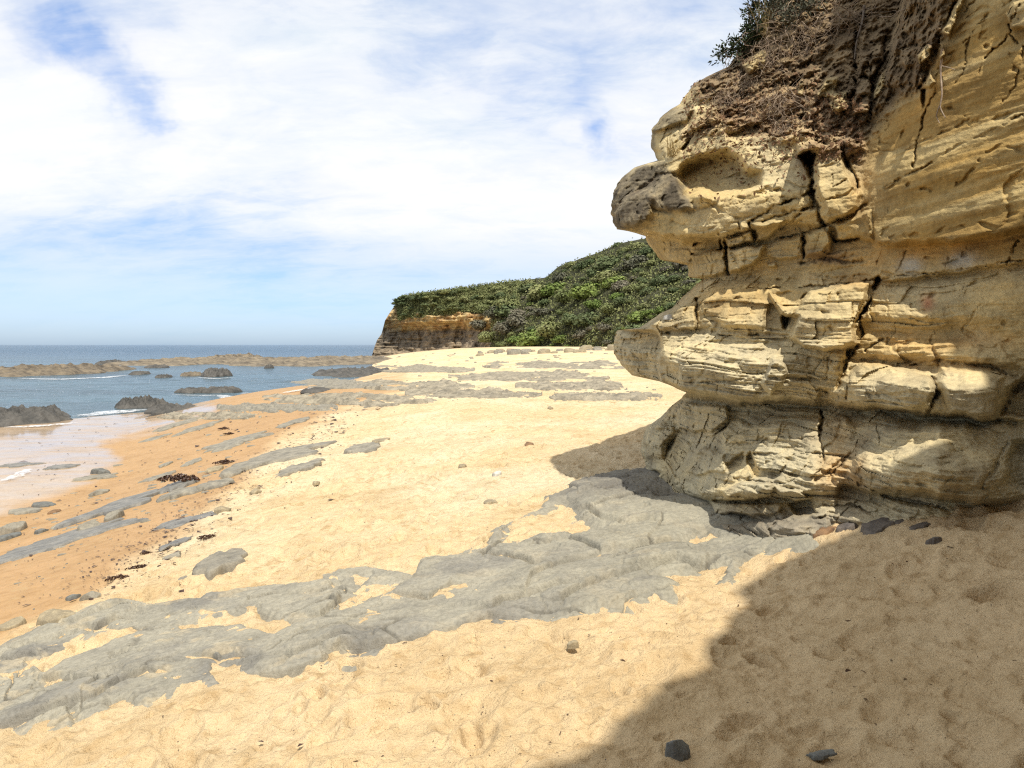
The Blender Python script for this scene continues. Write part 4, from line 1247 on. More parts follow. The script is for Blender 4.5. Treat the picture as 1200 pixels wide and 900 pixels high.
    for ki, (lb, m, g) in enumerate(kinds):
        pr = [None] * 3
        for i in range((130, 150, 90, 170)[ki]):
            if ki == 0:
                t = rr.random(); px = 30 + 380 * t + rr.gauss(0, 40); py = 690 - 190 * t + rr.gauss(0, 26)
                if sdf(np.array([px]), np.array([py]), WET)[0] < 4:
                    continue
            elif ki == 2:
                t = rr.random(); px = 10 + 330 * t + rr.gauss(0, 30); py = 650 - 140 * t + rr.gauss(0, 20)
                if sdf(np.array([px]), np.array([py]), WET)[0] < 2 or px < -10:
                    continue
            elif ki == 3:
                px = rr.uniform(400, 770); py = 414 + 58 * rr.random() ** 1.3
                if sdf(np.array([px]), np.array([py]), WET)[0] > 0:
                    continue
            else:
                px = rr.uniform(320, 760); py = 440 + 400 * rr.random() ** 2.2
                if sdf(np.array([px]), np.array([py]), SHELF)[0] > -4 or (px > 720 and py < 600):
                    continue
                if sdf(np.array([px]), np.array([py]), WET)[0] > -4:
                    continue
            x, y, z = on_ground(px, py)
            if z < .03:
                continue
            k = i % 3
            if pr[k] is None:
                o = rock('pebble', lb, 'pebble', 600, 610, 600, 604, M[m], .35, 200 + ki * 10 + k, .03, rough=.2, nring=8, nang=16, sink=.5, group=g, base=(0, 6.0, 0))
                pr[k] = o
                o.name = ('pebble', 'pebble', 'rock_fragment', 'rubble_stone')[ki]; o['category'] = ('pebble', 'pebble', 'rock', 'stone')[ki]
                v = np.array([v.co[:] for v in o.data.vertices]); s = 1 / np.abs(v[:, :2]).max()
                for vv in o.data.vertices:
                    vv.co = (vv.co[0] * s, vv.co[1] * s, np.clip(vv.co[2] * s, -.4, .55))
            else:
                o = pr[k].copy(); COL.objects.link(o)
            s = (rr.uniform(1.2, 3.6), rr.uniform(.9, 2.2), rr.uniform(4, 13), rr.uniform(1.5, 6))[ki] * y / F * .5 * (1.3 if y < 7 else 1)
            o.location = (x, y, z); o.scale = (s, s * rr.uniform(.6, 1), s * .8); o.rotation_euler = (0, 0, rr.uniform(0, 6.28) if ki != 2 else rr.gauss(.5, .35))
            if ki == 2:
                o.scale = (s, s * rr.uniform(.35, .7), s * rr.uniform(.18, .5))


LEDGE = {}


def build_platform(a, b, t, u_, label, seed):
    """low flat rock platform breaking through the sand in streaks"""
    n, m = 150, 46
    PX, PY = np.meshgrid(np.linspace(a, b, n), np.linspace(t, u_, m))
    X, Y, Z = gmarch(PX, PY)
    Z = np.maximum(Z, .0)
    U = np.linspace(-1, 1, n)[None, :]; W = np.linspace(-1, 1, m)[:, None]
    env = np.clip(1 - np.hypot(np.abs(U) ** 1.3, W ** 2), -.2, 1)
    sc = 14.0 / Y.mean()
    nz = fbm(PX * .022 + seed * 9, PY * .20, 0 * X + seed, 5, .65)
    sc2 = 60.0 / Y.mean()
    h = (.10 + .004 * Y) * (env * 1.0 - .42 + 1.3 * nz) * .5 + .05 * fbm(X * sc2, Y * sc2 * .4, 0 * X, 3)
    tt = h * 14; fr = tt - np.floor(tt)
    h = h + .05 * (sstep(.6, 1, fr) - fr)
    h = np.where(env < .06, -.3, h) + .05
    V = np.stack([X, Y, Z + h], -1)
    o = mesh_obj('rock_platform', V.reshape(-1, 3), grid_faces(m, n), M['flat' if seed not in (7, 1) else 'slab'])
    tag(o, label, 'rock platform')


# -------------------------------------------------------------- seaweed etc
def build_weed():
    rr = random.Random(5)
    W = [('reddish brown seaweed heap left of the rounded tan stone', 252, 278, 534, 544), ('black seaweed draped over the dark slab', 188, 232, 556, 570), ('dark red seaweed clump on the dry sand edge', 232, 258, 617, 632),
         ('small dark red seaweed lump mid wrack line', 164, 179, 640, 650), ('dark seaweed tangle below the small red lump', 150, 180, 654, 668), ('seaweed shreds trailing at lower wrack line', 126, 154, 664, 680),
         ('small dark seaweed clump near the broken slab', 262, 276, 504, 510), ('small seaweed clump right of grey slab in pale sand', 255, 270, 498, 504)]
    for lb, a, b, t, u_ in W:
        x, y, z = on_ground(.5 * (a + b), u_ - 1)
        hw = .5 * (b - a) * y / F
        V = []; Fc = []
        for i in range(130):
            ang = rr.uniform(0, 6.28); r = hw * rr.random() ** .6
            px = math.cos(ang) * r; py = math.sin(ang) * r * .7; pz = rr.uniform(0, .35) * hw * (1 - r / hw) + .01
            th = rr.uniform(0, 6.28); L = hw * rr.uniform(.1, .3); wd = L * .22
            pts = []
            for k in range(5):
                s = k / 4
                cx = px + math.cos(th + s * 1.2) * L * s; cy = py + math.sin(th + s * 1.2) * L * s
                cz = max(pz + math.sin(s * 3.1) * .12 * hw - s * .02, .004)
                nx, ny = -math.sin(th) * wd, math.cos(th) * wd
                pts.append(((cx - nx, cy - ny, cz), (cx + nx, cy + ny, cz + wd * .5)))
            b0 = len(V)
            for p, q in pts:
                V += [p, q]
            for k in range(4):
                Fc.append((b0 + 2 * k, b0 + 2 * k + 1, b0 + 2 * k + 3, b0 + 2 * k + 2))
        o = mesh_obj('seaweed_clump', V, Fc, M['weed'])
        o.location = (x, y, z)
        if 'draped' in lb:
            o.location.z += .10
        tag(o, lb, 'seaweed')
    # fine shreds nobody could count
    V = []; Fc = []
    for i in range(2200):
        t = rr.random()
        if rr.random() < .55:
            px = 110 + 300 * t + rr.gauss(0, 22); py = 690 - 210 * t + rr.gauss(0, 12)
        elif rr.random() < .6:
            px = 20 + 330 * rr.random(); py = 720 - 230 * rr.random()
            if sdf(np.array([px]), np.array([py]), WET)[0] < 0:
                continue
        else:
            px = rr.uniform(150, 1150); py = rr.uniform(560, 895)
        if sdf(np.array([px]), np.array([py]), SHELF)[0] > 0 or (px > 700 and py < 640):
            continue
        x, y, z = on_ground(px, py)
        if z < .04:
            continue
        L = rr.uniform(.8, 3.0) * y / F * (1.8 if rr.random() < .12 else .75); w = L * rr.uniform(.25, .6)
        th = rr.uniform(0, 6.28); c, s = math.cos(th), math.sin(th)
        b0 = len(V); zz = z + .012
        for dx, dy, dz in ((-L, -w * .3, 0), (0, -w, .3 * w), (L, -.2 * w, 0), (L * .8, w * .4, .0), (0, w, .5 * w), (-L * .9, w * .4, 0)):
            V.append((x + dx * c - dy * s, y + dx * s + dy * c, zz + dz))
        Fc += [(b0, b0 + 1, b0 + 4, b0 + 5), (b0 + 1, b0 + 2, b0 + 3, b0 + 4)]
    o = mesh_obj('seaweed_shreds', V, Fc, M['weed'])
    kind(o, 'stuff', 'fine dark shreds of weed strewn along the wrack line')


# ----------------------------------------------------------------- headland
HX = [436, 439, 442, 447, 451, 458, 466, 474, 500, 540, 570, 600, 640, 655, 700, 725, 752, 790, 840, 900, 1000, 1200]
HT = [416, 406, 398, 391, 376, 364, 352, 346, 343, 337, 333, 330, 325, 312, 296, 286, 280, 276, 262, 240, 210, 190]
HB = [418, 418, 417.8, 417.6, 417.5, 417.3, 417, 417, 416, 415, 413.5, 412.5, 411.5, 411, 409.5, 408.5, 408, 407.5, 407, 406.5, 406, 406]
HYB = [192, 191.5, 191, 190, 189, 188, 186, 184, 176, 165, 152, 143, 132, 129, 116, 110, 104, 96, 88, 80, 72, 66]


def hill_at(px, v):
    """point on the hillside: v 0 at its foot, 1 at the skyline, up to 1.6 on top behind"""
    top = np.interp(px, HX, HT); bot = np.interp(px, HX, HB); yb = np.interp(px, HX, HYB)
    slope = np.interp(px, [436, 520, 575, 640, 760, 1000], [3, 5, 22, 34, 40, 36])
    v = np.asarray(v, float)
    vv = np.clip(v, 0, 1)
    cliffy = sstep(600, 560, px)
    back = slope * (vv ** 1.5)
    Y = yb + back
    py = bot + (top - bot) * (vv ** np.where(cliffy > .5, 1.0, .85))
    a = (px - 600) / F
    Z = HC - (py - HY) / F * Y
    over = np.clip(v - 1, 0, 1)
    Y2 = Y + over * 90
    return a * Y + over * 70 * .35, Y2, Z - over * over * 6


def build_headland():
    pxs = np.concatenate([np.linspace(436, 620, 330), np.linspace(620, 1200, 160)[1:]])
    v = np.concatenate([np.linspace(-.12, 1, 130), np.linspace(1, 2, 20)[1:]])
    PX, VV = np.meshgrid(pxs, v)
    X, Y, Z = hill_at(PX, VV)
    cl = sstep(600, 560, PX + 20 * fbm(X * .1, Z * .2, 0 * X, 3))
    # sandstone face with overhanging upper band
    PYV = np.interp(PX, HX, HB) + (np.interp(PX, HX, HT) - np.interp(PX, HX, HB)) * np.clip(VV, 0, 1)
    UU = (417 - PYV) / 72.0 + .05 * fbm(X * .12, Y * .05, Z * .1, 3)
    prof = np.interp(UU, [-.2, 0, .08, .25, .42, .5, .56, .66, .74, 1, 2], [0, 0, 1.0, 4.5, 5.2, 2.4, -1.0, -.8, 2.0, 3.5, 1])
    n = 1.5 * fbm(X * .16, Y * .16, Z * .3, 4, .55) + .9 * fbm(X * .1, Y * .1, Z * 1.4, 3) + .7 * ridged(X * .25, Y * .25, Z * .3, 3)
    pil = 1.4 * np.abs(perlin(X * .22, 0 * X + 3, Y * .05))
    d = cl * (prof * 1.0 + n * 1.2 + 1.6 * pil) + (1 - cl) * (.8 * fbm(X * .2, Y * .2, Z * .2, 3))
    d = d * sstep(0, .05, VV + .0)
    Y = Y + d; X = X + d * (PX - 600) / F
    nose = .0
    c_shaded = lerp(np.array([.28, .215, .14]), np.array([.19, .15, .105]), sstep(-.4, .5, fbm(X * .3, Y * .3, Z * .9, 3))[..., None])
    c_sunlit = lerp(np.array([.52, .37, .17]), np.array([.38, .23, .10]), sstep(-.3, .5, fbm(X * .3, Y * .3, Z * .5, 4))[..., None])
    rockc = lerp(c_shaded, c_sunlit, sstep(.38, .48, UU)[..., None])  # sunlit upper band and shaded recess put into the stone colours
    veg = np.array([.055, .055, .03])
    isveg = np.maximum(1 - cl, sstep(.66, .76, UU + .10 * fbm(X * .15, Y * .15, 0 * X, 3)) * sstep(455, 470, PX))
    c = lerp(rockc, veg, isveg[..., None])
    nr, nc = X.shape
    o = mesh_obj('headland', np.stack([X, Y, Z], -1).reshape(-1, 3), grid_faces(nr, nc), M['head'], cols={'Col': c.reshape(-1, 3)})
    kind(o, 'structure', 'distant sandstone headland below a scrub covered hill')


def leaf_cloud(n, seed, size, flat=.75, lobes=7, open_=.0):
    """leaf sized faces spread through a lumpy crown of unit radius"""
    r = np.random.default_rng(seed)
    L = r.normal(size=(lobes, 3)); L /= np.linalg.norm(L, axis=1)[:, None]
    L *= r.uniform(.25, .62, (lobes, 1)); L[:, 2] = np.abs(L[:, 2]) * .9 - .05
    rad = r.uniform(.34, .58, lobes)
    k = r.integers(0, lobes, n)
    d = r.normal(size=(n, 3)); d /= np.linalg.norm(d, axis=1)[:, None]
    rr = rad[k] * (r.random(n) ** .35) * (1 + .16 * r.normal(size=n))
    P = L[k] + d * rr[:, None]
    P[:, 2] = np.maximum(P[:, 2] * flat, -.25)
    # random leaf orientation, tips outward
    t = np.cross(d, r.normal(size=(n, 3))); t /= np.linalg.norm(t, axis=1)[:, None]
    t = t + .45 * r.normal(size=(n, 3)); t /= np.linalg.norm(t, axis=1)[:, None]
    s = np.cross(t, d + .35 * r.normal(size=(n, 3))); s /= np.linalg.norm(s, axis=1)[:, None]
    ln = size * r.uniform(.6, 1.4, n)[:, None]; wd = ln * .38
    V = np.stack([P - t * ln * .5, P + s * wd, P + t * ln * .5, P - s * wd], 1).reshape(-1, 3)
    Fc = np.arange(n * 4).reshape(n, 4)
    return V, Fc


def stems_mesh(seed, n=7, R=.03, reach=.75):
    rr = random.Random(seed)
    V = []; Fc = []
    for i in range(n):
        a = rr.uniform(0, 6.28)
        p = np.array([0, 0, -.3]); d = np.array([math.cos(a) * .6, math.sin(a) * .6, .9])
        pts = [p]
        for k in range(5):
            d = d + np.array([rr.gauss(0, .25), rr.gauss(0, .25), rr.gauss(0, .15)])
            p = p + d / np.linalg.norm(d) * reach / 4
            pts.append(p)
        add_tube(V, Fc, pts, R, R * .25)
    return V, Fc


def add_tube(V, Fc, pts, r0, r1, k=5):
    pts = [np.asarray(p, float) for p in pts]
    n = len(pts); b0 = len(V)
    for i, p in enumerate(pts):
        t = pts[min(i + 1, n - 1)] - pts[max(i - 1, 0)]
        t = t / (np.linalg.norm(t) + 1e-9)
        u = np.cross(t, (.3, .2, .93)); u /= np.linalg.norm(u) + 1e-9
        w = np.cross(t, u)
        r = r0 + (r1 - r0) * i / (n - 1)
        for j in range(k):
            q = p + r * (math.cos(6.283 * j / k) * u + math.sin(6.283 * j / k) * w)
            V.append(tuple(q))
    for i in range(n - 1):
        for j in range(k):
            j2 = (j + 1) % k
            Fc.append((b0 + i * k + j, b0 + i * k + j2, b0 + (i + 1) * k + j2, b0 + (i + 1) * k + j))


def build_bushes():
    rr = random.Random(21)
    kinds = {
        'dark': ('dark green dense bush on the headland hillside', 'leaf_dark', 'dark green bushes on the headland', 2600, .17),
        'olive': ('olive green bush on the headland hillside', 'leaf_olive', 'olive green bushes on the headland', 2600, .16),
        'bright': ('bright green leafy bush on the headland hillside', 'leaf_bright', 'bright green bushes on the headland', 2400, .17),
        'grey': ('grey brown twiggy bush on the headland hillside', 'leaf_grey', 'grey twiggy bushes on the headland', 1900, .15),
    }
    protos = {}
    for k, (lb, m, g, n, sz) in kinds.items():
        protos[k] = []
        for s in range(3):
            V, Fc = leaf_cloud(n, 100 + s + len(k) * 7, sz, .8)
            root = empty('bush', (0, 0, 0))
            f = mesh_obj('foliage', V, Fc, M[m], root, smooth=False)
            SV, SF = stems_mesh(s + 5)
            t = mesh_obj('stem', SV, SF, M['bark'], root)
            tag(root, lb, 'bush', g)
            protos[k].append([root, f, t, False])

    def put(k, x, y, z, s, sz=1.0):
        pr = rr.choice(protos[k])
        if not pr[3]:
            root = pr[0]; pr[3] = True
        else:
            root = pr[0].copy(); COL.objects.link(root)
            for ch in (pr[1], pr[2]):
                c = ch.copy(); COL.objects.link(c); c.parent = root
        root.location = (x, y, z); root.scale = (s, s, s * sz); root.rotation_euler = (0, 0, rr.uniform(0, 6.28))
        return root
    # slope
    n = 0
    placed = []
    for i in range(6000):
        px = rr.uniform(585, 905) if rr.random() < .88 else rr.uniform(905, 1100)
        v = rr.random()
        if n > 285:
            break
        x, y, z = (float(t) for t in hill_at(px, v))
        s = (.8 + 2.2 * rr.random() ** 2.2) * (y / 115) * (1 - .35 * float(sstep(.75, 1, v)))
        if any((x - a) ** 2 + (y - b) ** 2 + (z - c) ** 2 < (.62 * (s + d)) ** 2 for a, b, c, d in placed):
            continue
        placed.append((x, y, z, s))
        q = float(perlin(px * .013, v * 3.2, 7.7)) + rr.gauss(0, .22)
        w = float(perlin(px * .02 + 40, v * 4, 1.7)) + rr.gauss(0, .25)
        if v > .86:
            k = 'olive' if rr.random() < .7 else 'dark'
        elif q > .17 and px > 600:
            k = 'bright'
        elif w > .25:
            k = 'grey'
        else:
            k = 'olive' if rr.random() < .5 else 'dark'
        if abs(px - 683) < 22 and .55 < v < .95:
            k = 'dark'
        put(k, x, y, z - .05 * s - .5 * float(sstep(.8, 1, v)), s * 1.15, .75)
        n += 1
    # scrub over the top of the rock headland, low
    for i in range(64):
        px = rr.uniform(462, 612); v = rr.uniform(.70, 1.02)
        if px < 475:
            v = rr.uniform(.95, 1.02)
        x, y, z = (float(t) for t in hill_at(px, v))
        put('dark' if px < 495 or rr.random() < .2 else 'olive', x, y, z - .5, rr.uniform(1.5, 2.6), .5)
    # bushes at the end of the cliff and along the ridge behind
    for px, v, s, k in ((560, .38, 2.6, 'grey'), (572, .2, 2.6, 'olive'), (580, .5, 3.0, 'grey'), (568, .62, 2.6, 'olive'), (590, .25, 3.0, 'grey'), (596, .6, 3.2, 'olive')):
        x, y, z = (float(t) for t in hill_at(px, v))
        put(k, x, y - 1, z, s, .9)


def build_scrub():
    """understorey between the single bushes, one mass"""
    r = np.random.default_rng(3)
    n = 95000
    px = r.uniform(575, 1000, n); v = r.random(n)
    k = 35000
    px[:k] = r.uniform(466, 610, k); v[:k] = r.uniform(.64, 1.0, k)
    X, Y, Z = hill_at(px, v)
    P = np.stack([X, Y, Z - .45 + r.random(n) * .8], 1) + r.normal(size=(n, 3)) * .2
    t = r.normal(size=(n, 3)); t[:, 2] = np.abs(t[:, 2]); t /= np.linalg.norm(t, axis=1)[:, None]
    s = np.cross(t, r.normal(size=(n, 3))); s /= np.linalg.norm(s, axis=1)[:, None]
    ln = .34 * r.uniform(.6, 1.4, n)[:, None]
    V = np.stack([P - t * ln * .5, P + s * ln * .35, P + t * ln * .5, P - s * ln * .35], 1).reshape(-1, 3)
    o = mesh_obj('scrub', V, np.arange(n * 4).reshape(n, 4), M['leaf_olive'], smooth=False)
    kind(o, 'stuff', 'low olive scrub covering the headland hillside between bushes')


# ------------------------------------------------ things on the cliff's brow
def blade_mesh(n, seed, L, spread, droop=.4, w=.006):
    rr = random.Random(seed)
    V = []; Fc = []
    for i in range(n):
        a = rr.uniform(0, 6.28); l = L * rr.uniform(.5, 1.1)
        o = np.array([rr.gauss(0, .03), rr.gauss(0, .03), 0])
        b0 = len(V)
        lean = rr.uniform(.05, spread)
        for k in range(5):
            s = k / 4
            p = o + np.array([math.cos(a) * lean * s * l * (1 + droop * s), math.sin(a) * lean * s * l * (1 + droop * s), l * s * (1 - droop * .5 * s * s * lean)])
            ww = w * (1 - s * .85)
            q = np.array([-math.sin(a) * ww, math.cos(a) * ww, 0])
            V += [tuple(p - q), tuple(p + q)]
        for k in range(4):
            Fc.append((b0 + 2 * k, b0 + 2 * k + 1, b0 + 2 * k + 3, b0 + 2 * k + 2))
    return V, Fc


def twigs_mesh(n, seed, L, down=-.5, r=.006, spread=.35, branch=2):
    rr = random.Random(seed)
    V = []; Fc = []
    for i in range(n):
        p = np.array([rr.gauss(0, spread), rr.gauss(0, spread * .6), rr.gauss(0, spread * .35)])
        d = np.array([rr.gauss(0, 1), rr.gauss(-.4, .6), down + rr.gauss(0, .55)])
        pts = [p]
        l = L * rr.uniform(.35, 1.1)
        for k in range(5):
            d = d / np.linalg.norm(d) + np.array([rr.gauss(0, .35), rr.gauss(0, .35), rr.gauss(-.08, .3)])
            p = p + d / np.linalg.norm(d) * l / 5
            pts.append(p)
        add_tube(V, Fc, pts, r * rr.uniform(.5, 1.2), r * .25, 4)
        for b in range(branch):
            j = rr.randrange(1, 5)
            q = pts[j]; e = np.array([rr.gauss(0, 1), rr.gauss(-.3, .6), rr.gauss(0, .8)])
            q2 = [q]
            for k in range(3):
                e = e / np.linalg.norm(e) + np.array([rr.gauss(0, .3)] * 3)
                q = q + e / np.linalg.norm(e) * l / 9
                q2.append(q)
            add_tube(V, Fc, q2, r * .5, r * .15, 3)
    return V, Fc


def build_brow():
    # dark leafy shrub at the skyline
    p = on_cliff(878, 62)
    def bush(name, label, anchor, leaf, sprigs, seed, nleaf=52, ll=.06):
        root = empty(name, tuple(anchor))
        rr = random.Random(seed)
        V = []; Fc = []; LV = []; LF = []
        for (tx, ty, dz) in sprigs:   # tip given as picture offset converted to metres
            tip = np.array([tx, dz, ty])
            p0 = np.zeros(3); pts = []
            bend = np.array([rr.gauss(0, .05), rr.gauss(0, .05), .08])
            for k in range(7):
                s = k / 6
                pts.append(tip * s + bend * math.sin(s * 3.14) + np.array([rr.gauss(0, .012)] * 3))
            add_tube(V, Fc, pts, .011, .004, 5)
            for k in range(2, 7):
                base = pts[k]
                for j in range(nleaf // 5):
                    d = np.array([rr.gauss(0, 1), rr.gauss(0, 1), rr.gauss(.3, 1)]); d /= np.linalg.norm(d)
                    c = base + d * rr.uniform(.01, .075)
                    t = d + np.array([rr.gauss(0, .4), rr.gauss(0, .4), rr.gauss(0, .4)]); t /= np.linalg.norm(t)
                    sd = np.cross(t, (rr.gauss(0, 1), rr.gauss(0, 1), rr.gauss(0, 1))); sd /= np.linalg.norm(sd)
                    L = ll * rr.uniform(.6, 1.2); b0 = len(LV)
                    LV += [tuple(c), tuple(c + t * L * .5 + sd * L * .2), tuple(c + t * L), tuple(c + t * L * .5 - sd * L * .2)]
                    LF.append((b0, b0 + 1, b0 + 2, b0 + 3))
        mesh_obj('branch', V, Fc, M['bark'], root)
        mesh_obj('foliage', LV, LF, leaf, root, smooth=False)
        tag(root, label, 'shrub')
        return root
    m = p[1] / F
    def off(dx, dy, dz=0):
        return (dx * m, -dy * m, dz)
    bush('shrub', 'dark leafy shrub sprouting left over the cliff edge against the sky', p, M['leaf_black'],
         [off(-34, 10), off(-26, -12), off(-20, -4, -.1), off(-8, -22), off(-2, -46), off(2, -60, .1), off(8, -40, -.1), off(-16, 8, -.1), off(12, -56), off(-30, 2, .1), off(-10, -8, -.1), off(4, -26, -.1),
          off(-2, -14, -.05), off(14, -30, .05), off(-38, 4, .05), off(10, -72, 0)], 3, 75, .06)
    p2 = on_cliff(930, 30)
    bush('shrub', 'brown half dead shrub on top of the cliff behind leafy shrub', p2, M['leaf_grey'],
         [off(dx, dy, dz) for dx, dy, dz in ((-25, -30, -.1), (-10, -45, 0), (10, -40, -.1), (25, -25, -.15), (-30, -5, -.2), (30, 0, -.2), (0, -15, -.3), (40, -30, 0), (-38, -24, .1), (15, -8, -.3), (-14, 6, -.25))], 4, 110, .05)
    p3 = on_cliff(905, 22)
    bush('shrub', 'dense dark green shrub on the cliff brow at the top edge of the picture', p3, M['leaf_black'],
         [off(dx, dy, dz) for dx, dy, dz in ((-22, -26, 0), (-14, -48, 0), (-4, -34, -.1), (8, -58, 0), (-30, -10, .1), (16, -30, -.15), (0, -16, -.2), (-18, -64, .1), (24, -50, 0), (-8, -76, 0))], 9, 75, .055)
    # tufts and brush
    def thing(name, label, cat, at, VF, mat, dy=0.0, rot=None):
        o = mesh_obj(name, VF[0], VF[1], mat, smooth=False)
        o.location = (at[0], at[1] + dy, at[2])
        tag(o, label, cat)
        return o
    g = on_cliff(787, 184)
    thing('grass_tuft', 'dry straw coloured grass tuft in the notch above the nose', 'grass tuft', g, blade_mesh(90, 1, .24, .75, .5, .004), M['straw'], -.04)
    g = on_cliff(893, 45)
    thing('grass_tuft', 'tall dry grass tuft beside the leafy shrub on top', 'grass tuft', g, blade_mesh(110, 2, .5, .5, .5, .005), M['straw'], -.05)
    for i, (x, y, n, L, sp, lb) in enumerate((
            (915, 120, 150, .38, .18, 'hanging mat of dead twigs above the eye hollow'), (880, 100, 110, .34, .18, 'pale dead twigs lying left of the hanging mat'), (850, 118, 80, .3, .14, 'thin dead twigs near the leafy shrub foot'),
            (935, 45, 150, .5, .28, 'large tangle of dead brush under the cliff top'), (985, 20, 110, .5, .28, 'dark dead brush at top edge of the picture, middle'), (905, 70, 90, .4, .2, 'dead brush below the tall dry grass'),
            (920, 150, 70, .22, .1, 'small fringe of dead roots over the hollow rim'))):
        q = on_cliff(x, y)
        thing('dead_brush', lb, 'dead brush', q, twigs_mesh(int(n * .75), 40 + i, L, -.55, .0045, sp * .8), M['twig'], -.06)
    # single roots
    def root_line(label, pts, r):
        P = []
        for x, y in pts:
            q = on_cliff(x, y); P.append(q + np.array([-.02, -.05, 0]))
        P = np.array(P); s = np.linspace(0, len(P) - 1, len(P) * 6)
        Q = np.stack([np.interp(s, np.arange(len(P)), P[:, k]) for k in range(3)], 1)
        for k in range(2, len(Q) - 2):
            Q[k] = Q[k - 2:k + 3].mean(0)
        V = []; Fc = []
        c = Q[0].copy()
        add_tube(V, Fc, [q - c for q in Q], r, r * .4, 6)
        o = mesh_obj('tree_root', V, Fc, M['twig' if r < .012 else 'bark'])
        o.location = c
        tag(o, label, 'root')
    root_line('thick pale root hanging down the brown soil face', [(1012, 10), (1010, 30), (1003, 50), (1001, 72)], .014)
    root_line('thin pale root curving right near the top of soil face', [(1030, 22), (1045, 22), (1052, 16), (1060, 13)], .007)
    root_line('forked reddish root on the right wall below the dark crack', [(1103, 60), (1101, 85), (1103, 115), (1100, 128), (1106, 140)], .010)
    root_line('short thin root crossing right from the forked root', [(1101, 80), (1110, 82), (1118, 84)], .006)
    root_line('small root prong below the forked reddish root', [(1100, 126), (1096, 138), (1100, 146)], .006)
    # crumbled litter
    r = np.random.default_rng(8)
    V = []; Fc = []
    for i in range(2600):
        x = r.uniform(800, 1010); y = 150 - (x - 800) * .05 + r.normal() * 38 - 8
        if x > 960:
            y = r.uniform(110, 190)
        if y < -10 or (x < 850 and y < 95):
            continue
        q = on_cliff(x, y)
        n = r.normal(size=3); n /= np.linalg.norm(n)
        t = np.cross(n, r.normal(size=3)); t /= np.linalg.norm(t); s = np.cross(n, t)
        L = r.uniform(.008, .03); b0 = len(V)
        c = q + np.array([-.01, -.02, .0])
        V += [tuple(c - t * L), tuple(c + s * L * .5), tuple(c + t * L), tuple(c - s * L * .5)]
        Fc.append((b0, b0 + 1, b0 + 2, b0 + 3))
    o = mesh_obj('leaf_litter', V, Fc, M['litter'], smooth=False)
    kind(o, 'stuff', 'brown leaf litter and crumbs over the upper cliff slope')


# --------------------------------------------------- rubble below the bushes
def build_boulders():
    rr = random.Random(9)
    pr = []
    for i in range(58):
        px = rr.uniform(560, 800); py = np.interp(px, HX, HB) + rr.uniform(-.6, 3.2) ** 1
        x, y, z = on_ground(px, py)
        z = float(gz(x, y))
        if i < 4:
            o = rock('boulder', 'pale brown boulder in the row at the foot of the hillside', 'boulder', 600, 610, 600, 604, M['tan'] if i % 2 else M['slab'], .4, 300 + i, .03, rough=.3, nring=9, nang=18, sink=.4,
                     group='boulders at the foot of the headland bushes', base=(0, 6.0, 0))
            v = np.array([v.co[:] for v in o.data.vertices]); s = 1 / np.abs(v[:, :2]).max()
            for vv in o.data.vertices:
                vv.co = (vv.co[0] * s, vv.co[1] * s, np.clip(vv.co[2] * s, -.4, .8))
            pr.append(o)
        else:
            o = pr[i % 4].copy(); COL.objects.link(o)
        s = rr.uniform(.25, .75) * (1.5 if rr.random() < .15 else 1)
        o.location = (x, y, z); o.scale = (s * rr.uniform(1, 1.5), s, s * .8); o.rotation_euler = (0, 0, rr.uniform(0, 6.28))


def mat_head():
    k = NT('headland_stone')
    c = k.attr('Col')
    c = k.mix(c, k.ramp(k.noise(.8, 6, .65), [(.3, .55), (.5, 1), (.7, 1.3)]), 1, 'MULTIPLY')
    c = k.mix(c, k.ramp(k.noise(1, 4, .6, k.scaled(.3, .3, 3)), [(.35, .7), (.6, 1.15)]), 1, 'MULTIPLY')
    k.l(c, k.b.inputs['Base Color'])
    k.b.inputs['Roughness'].default_value = .9
    k.b.inputs['Specular IOR Level'].default_value = .1
    nb = k.bump(k.noise(1.2, 6, .65), .8, .8)
    k.l(nb, k.b.inputs['Normal'])
    return k.m


M['foam'] = mat_foam()
M['head'] = mat_head()

# ------------------------------------------------------------------ lighting
SUN_EL = math.radians(60)
SUN_H = (.33, -.944)       # horizontal direction toward the sun


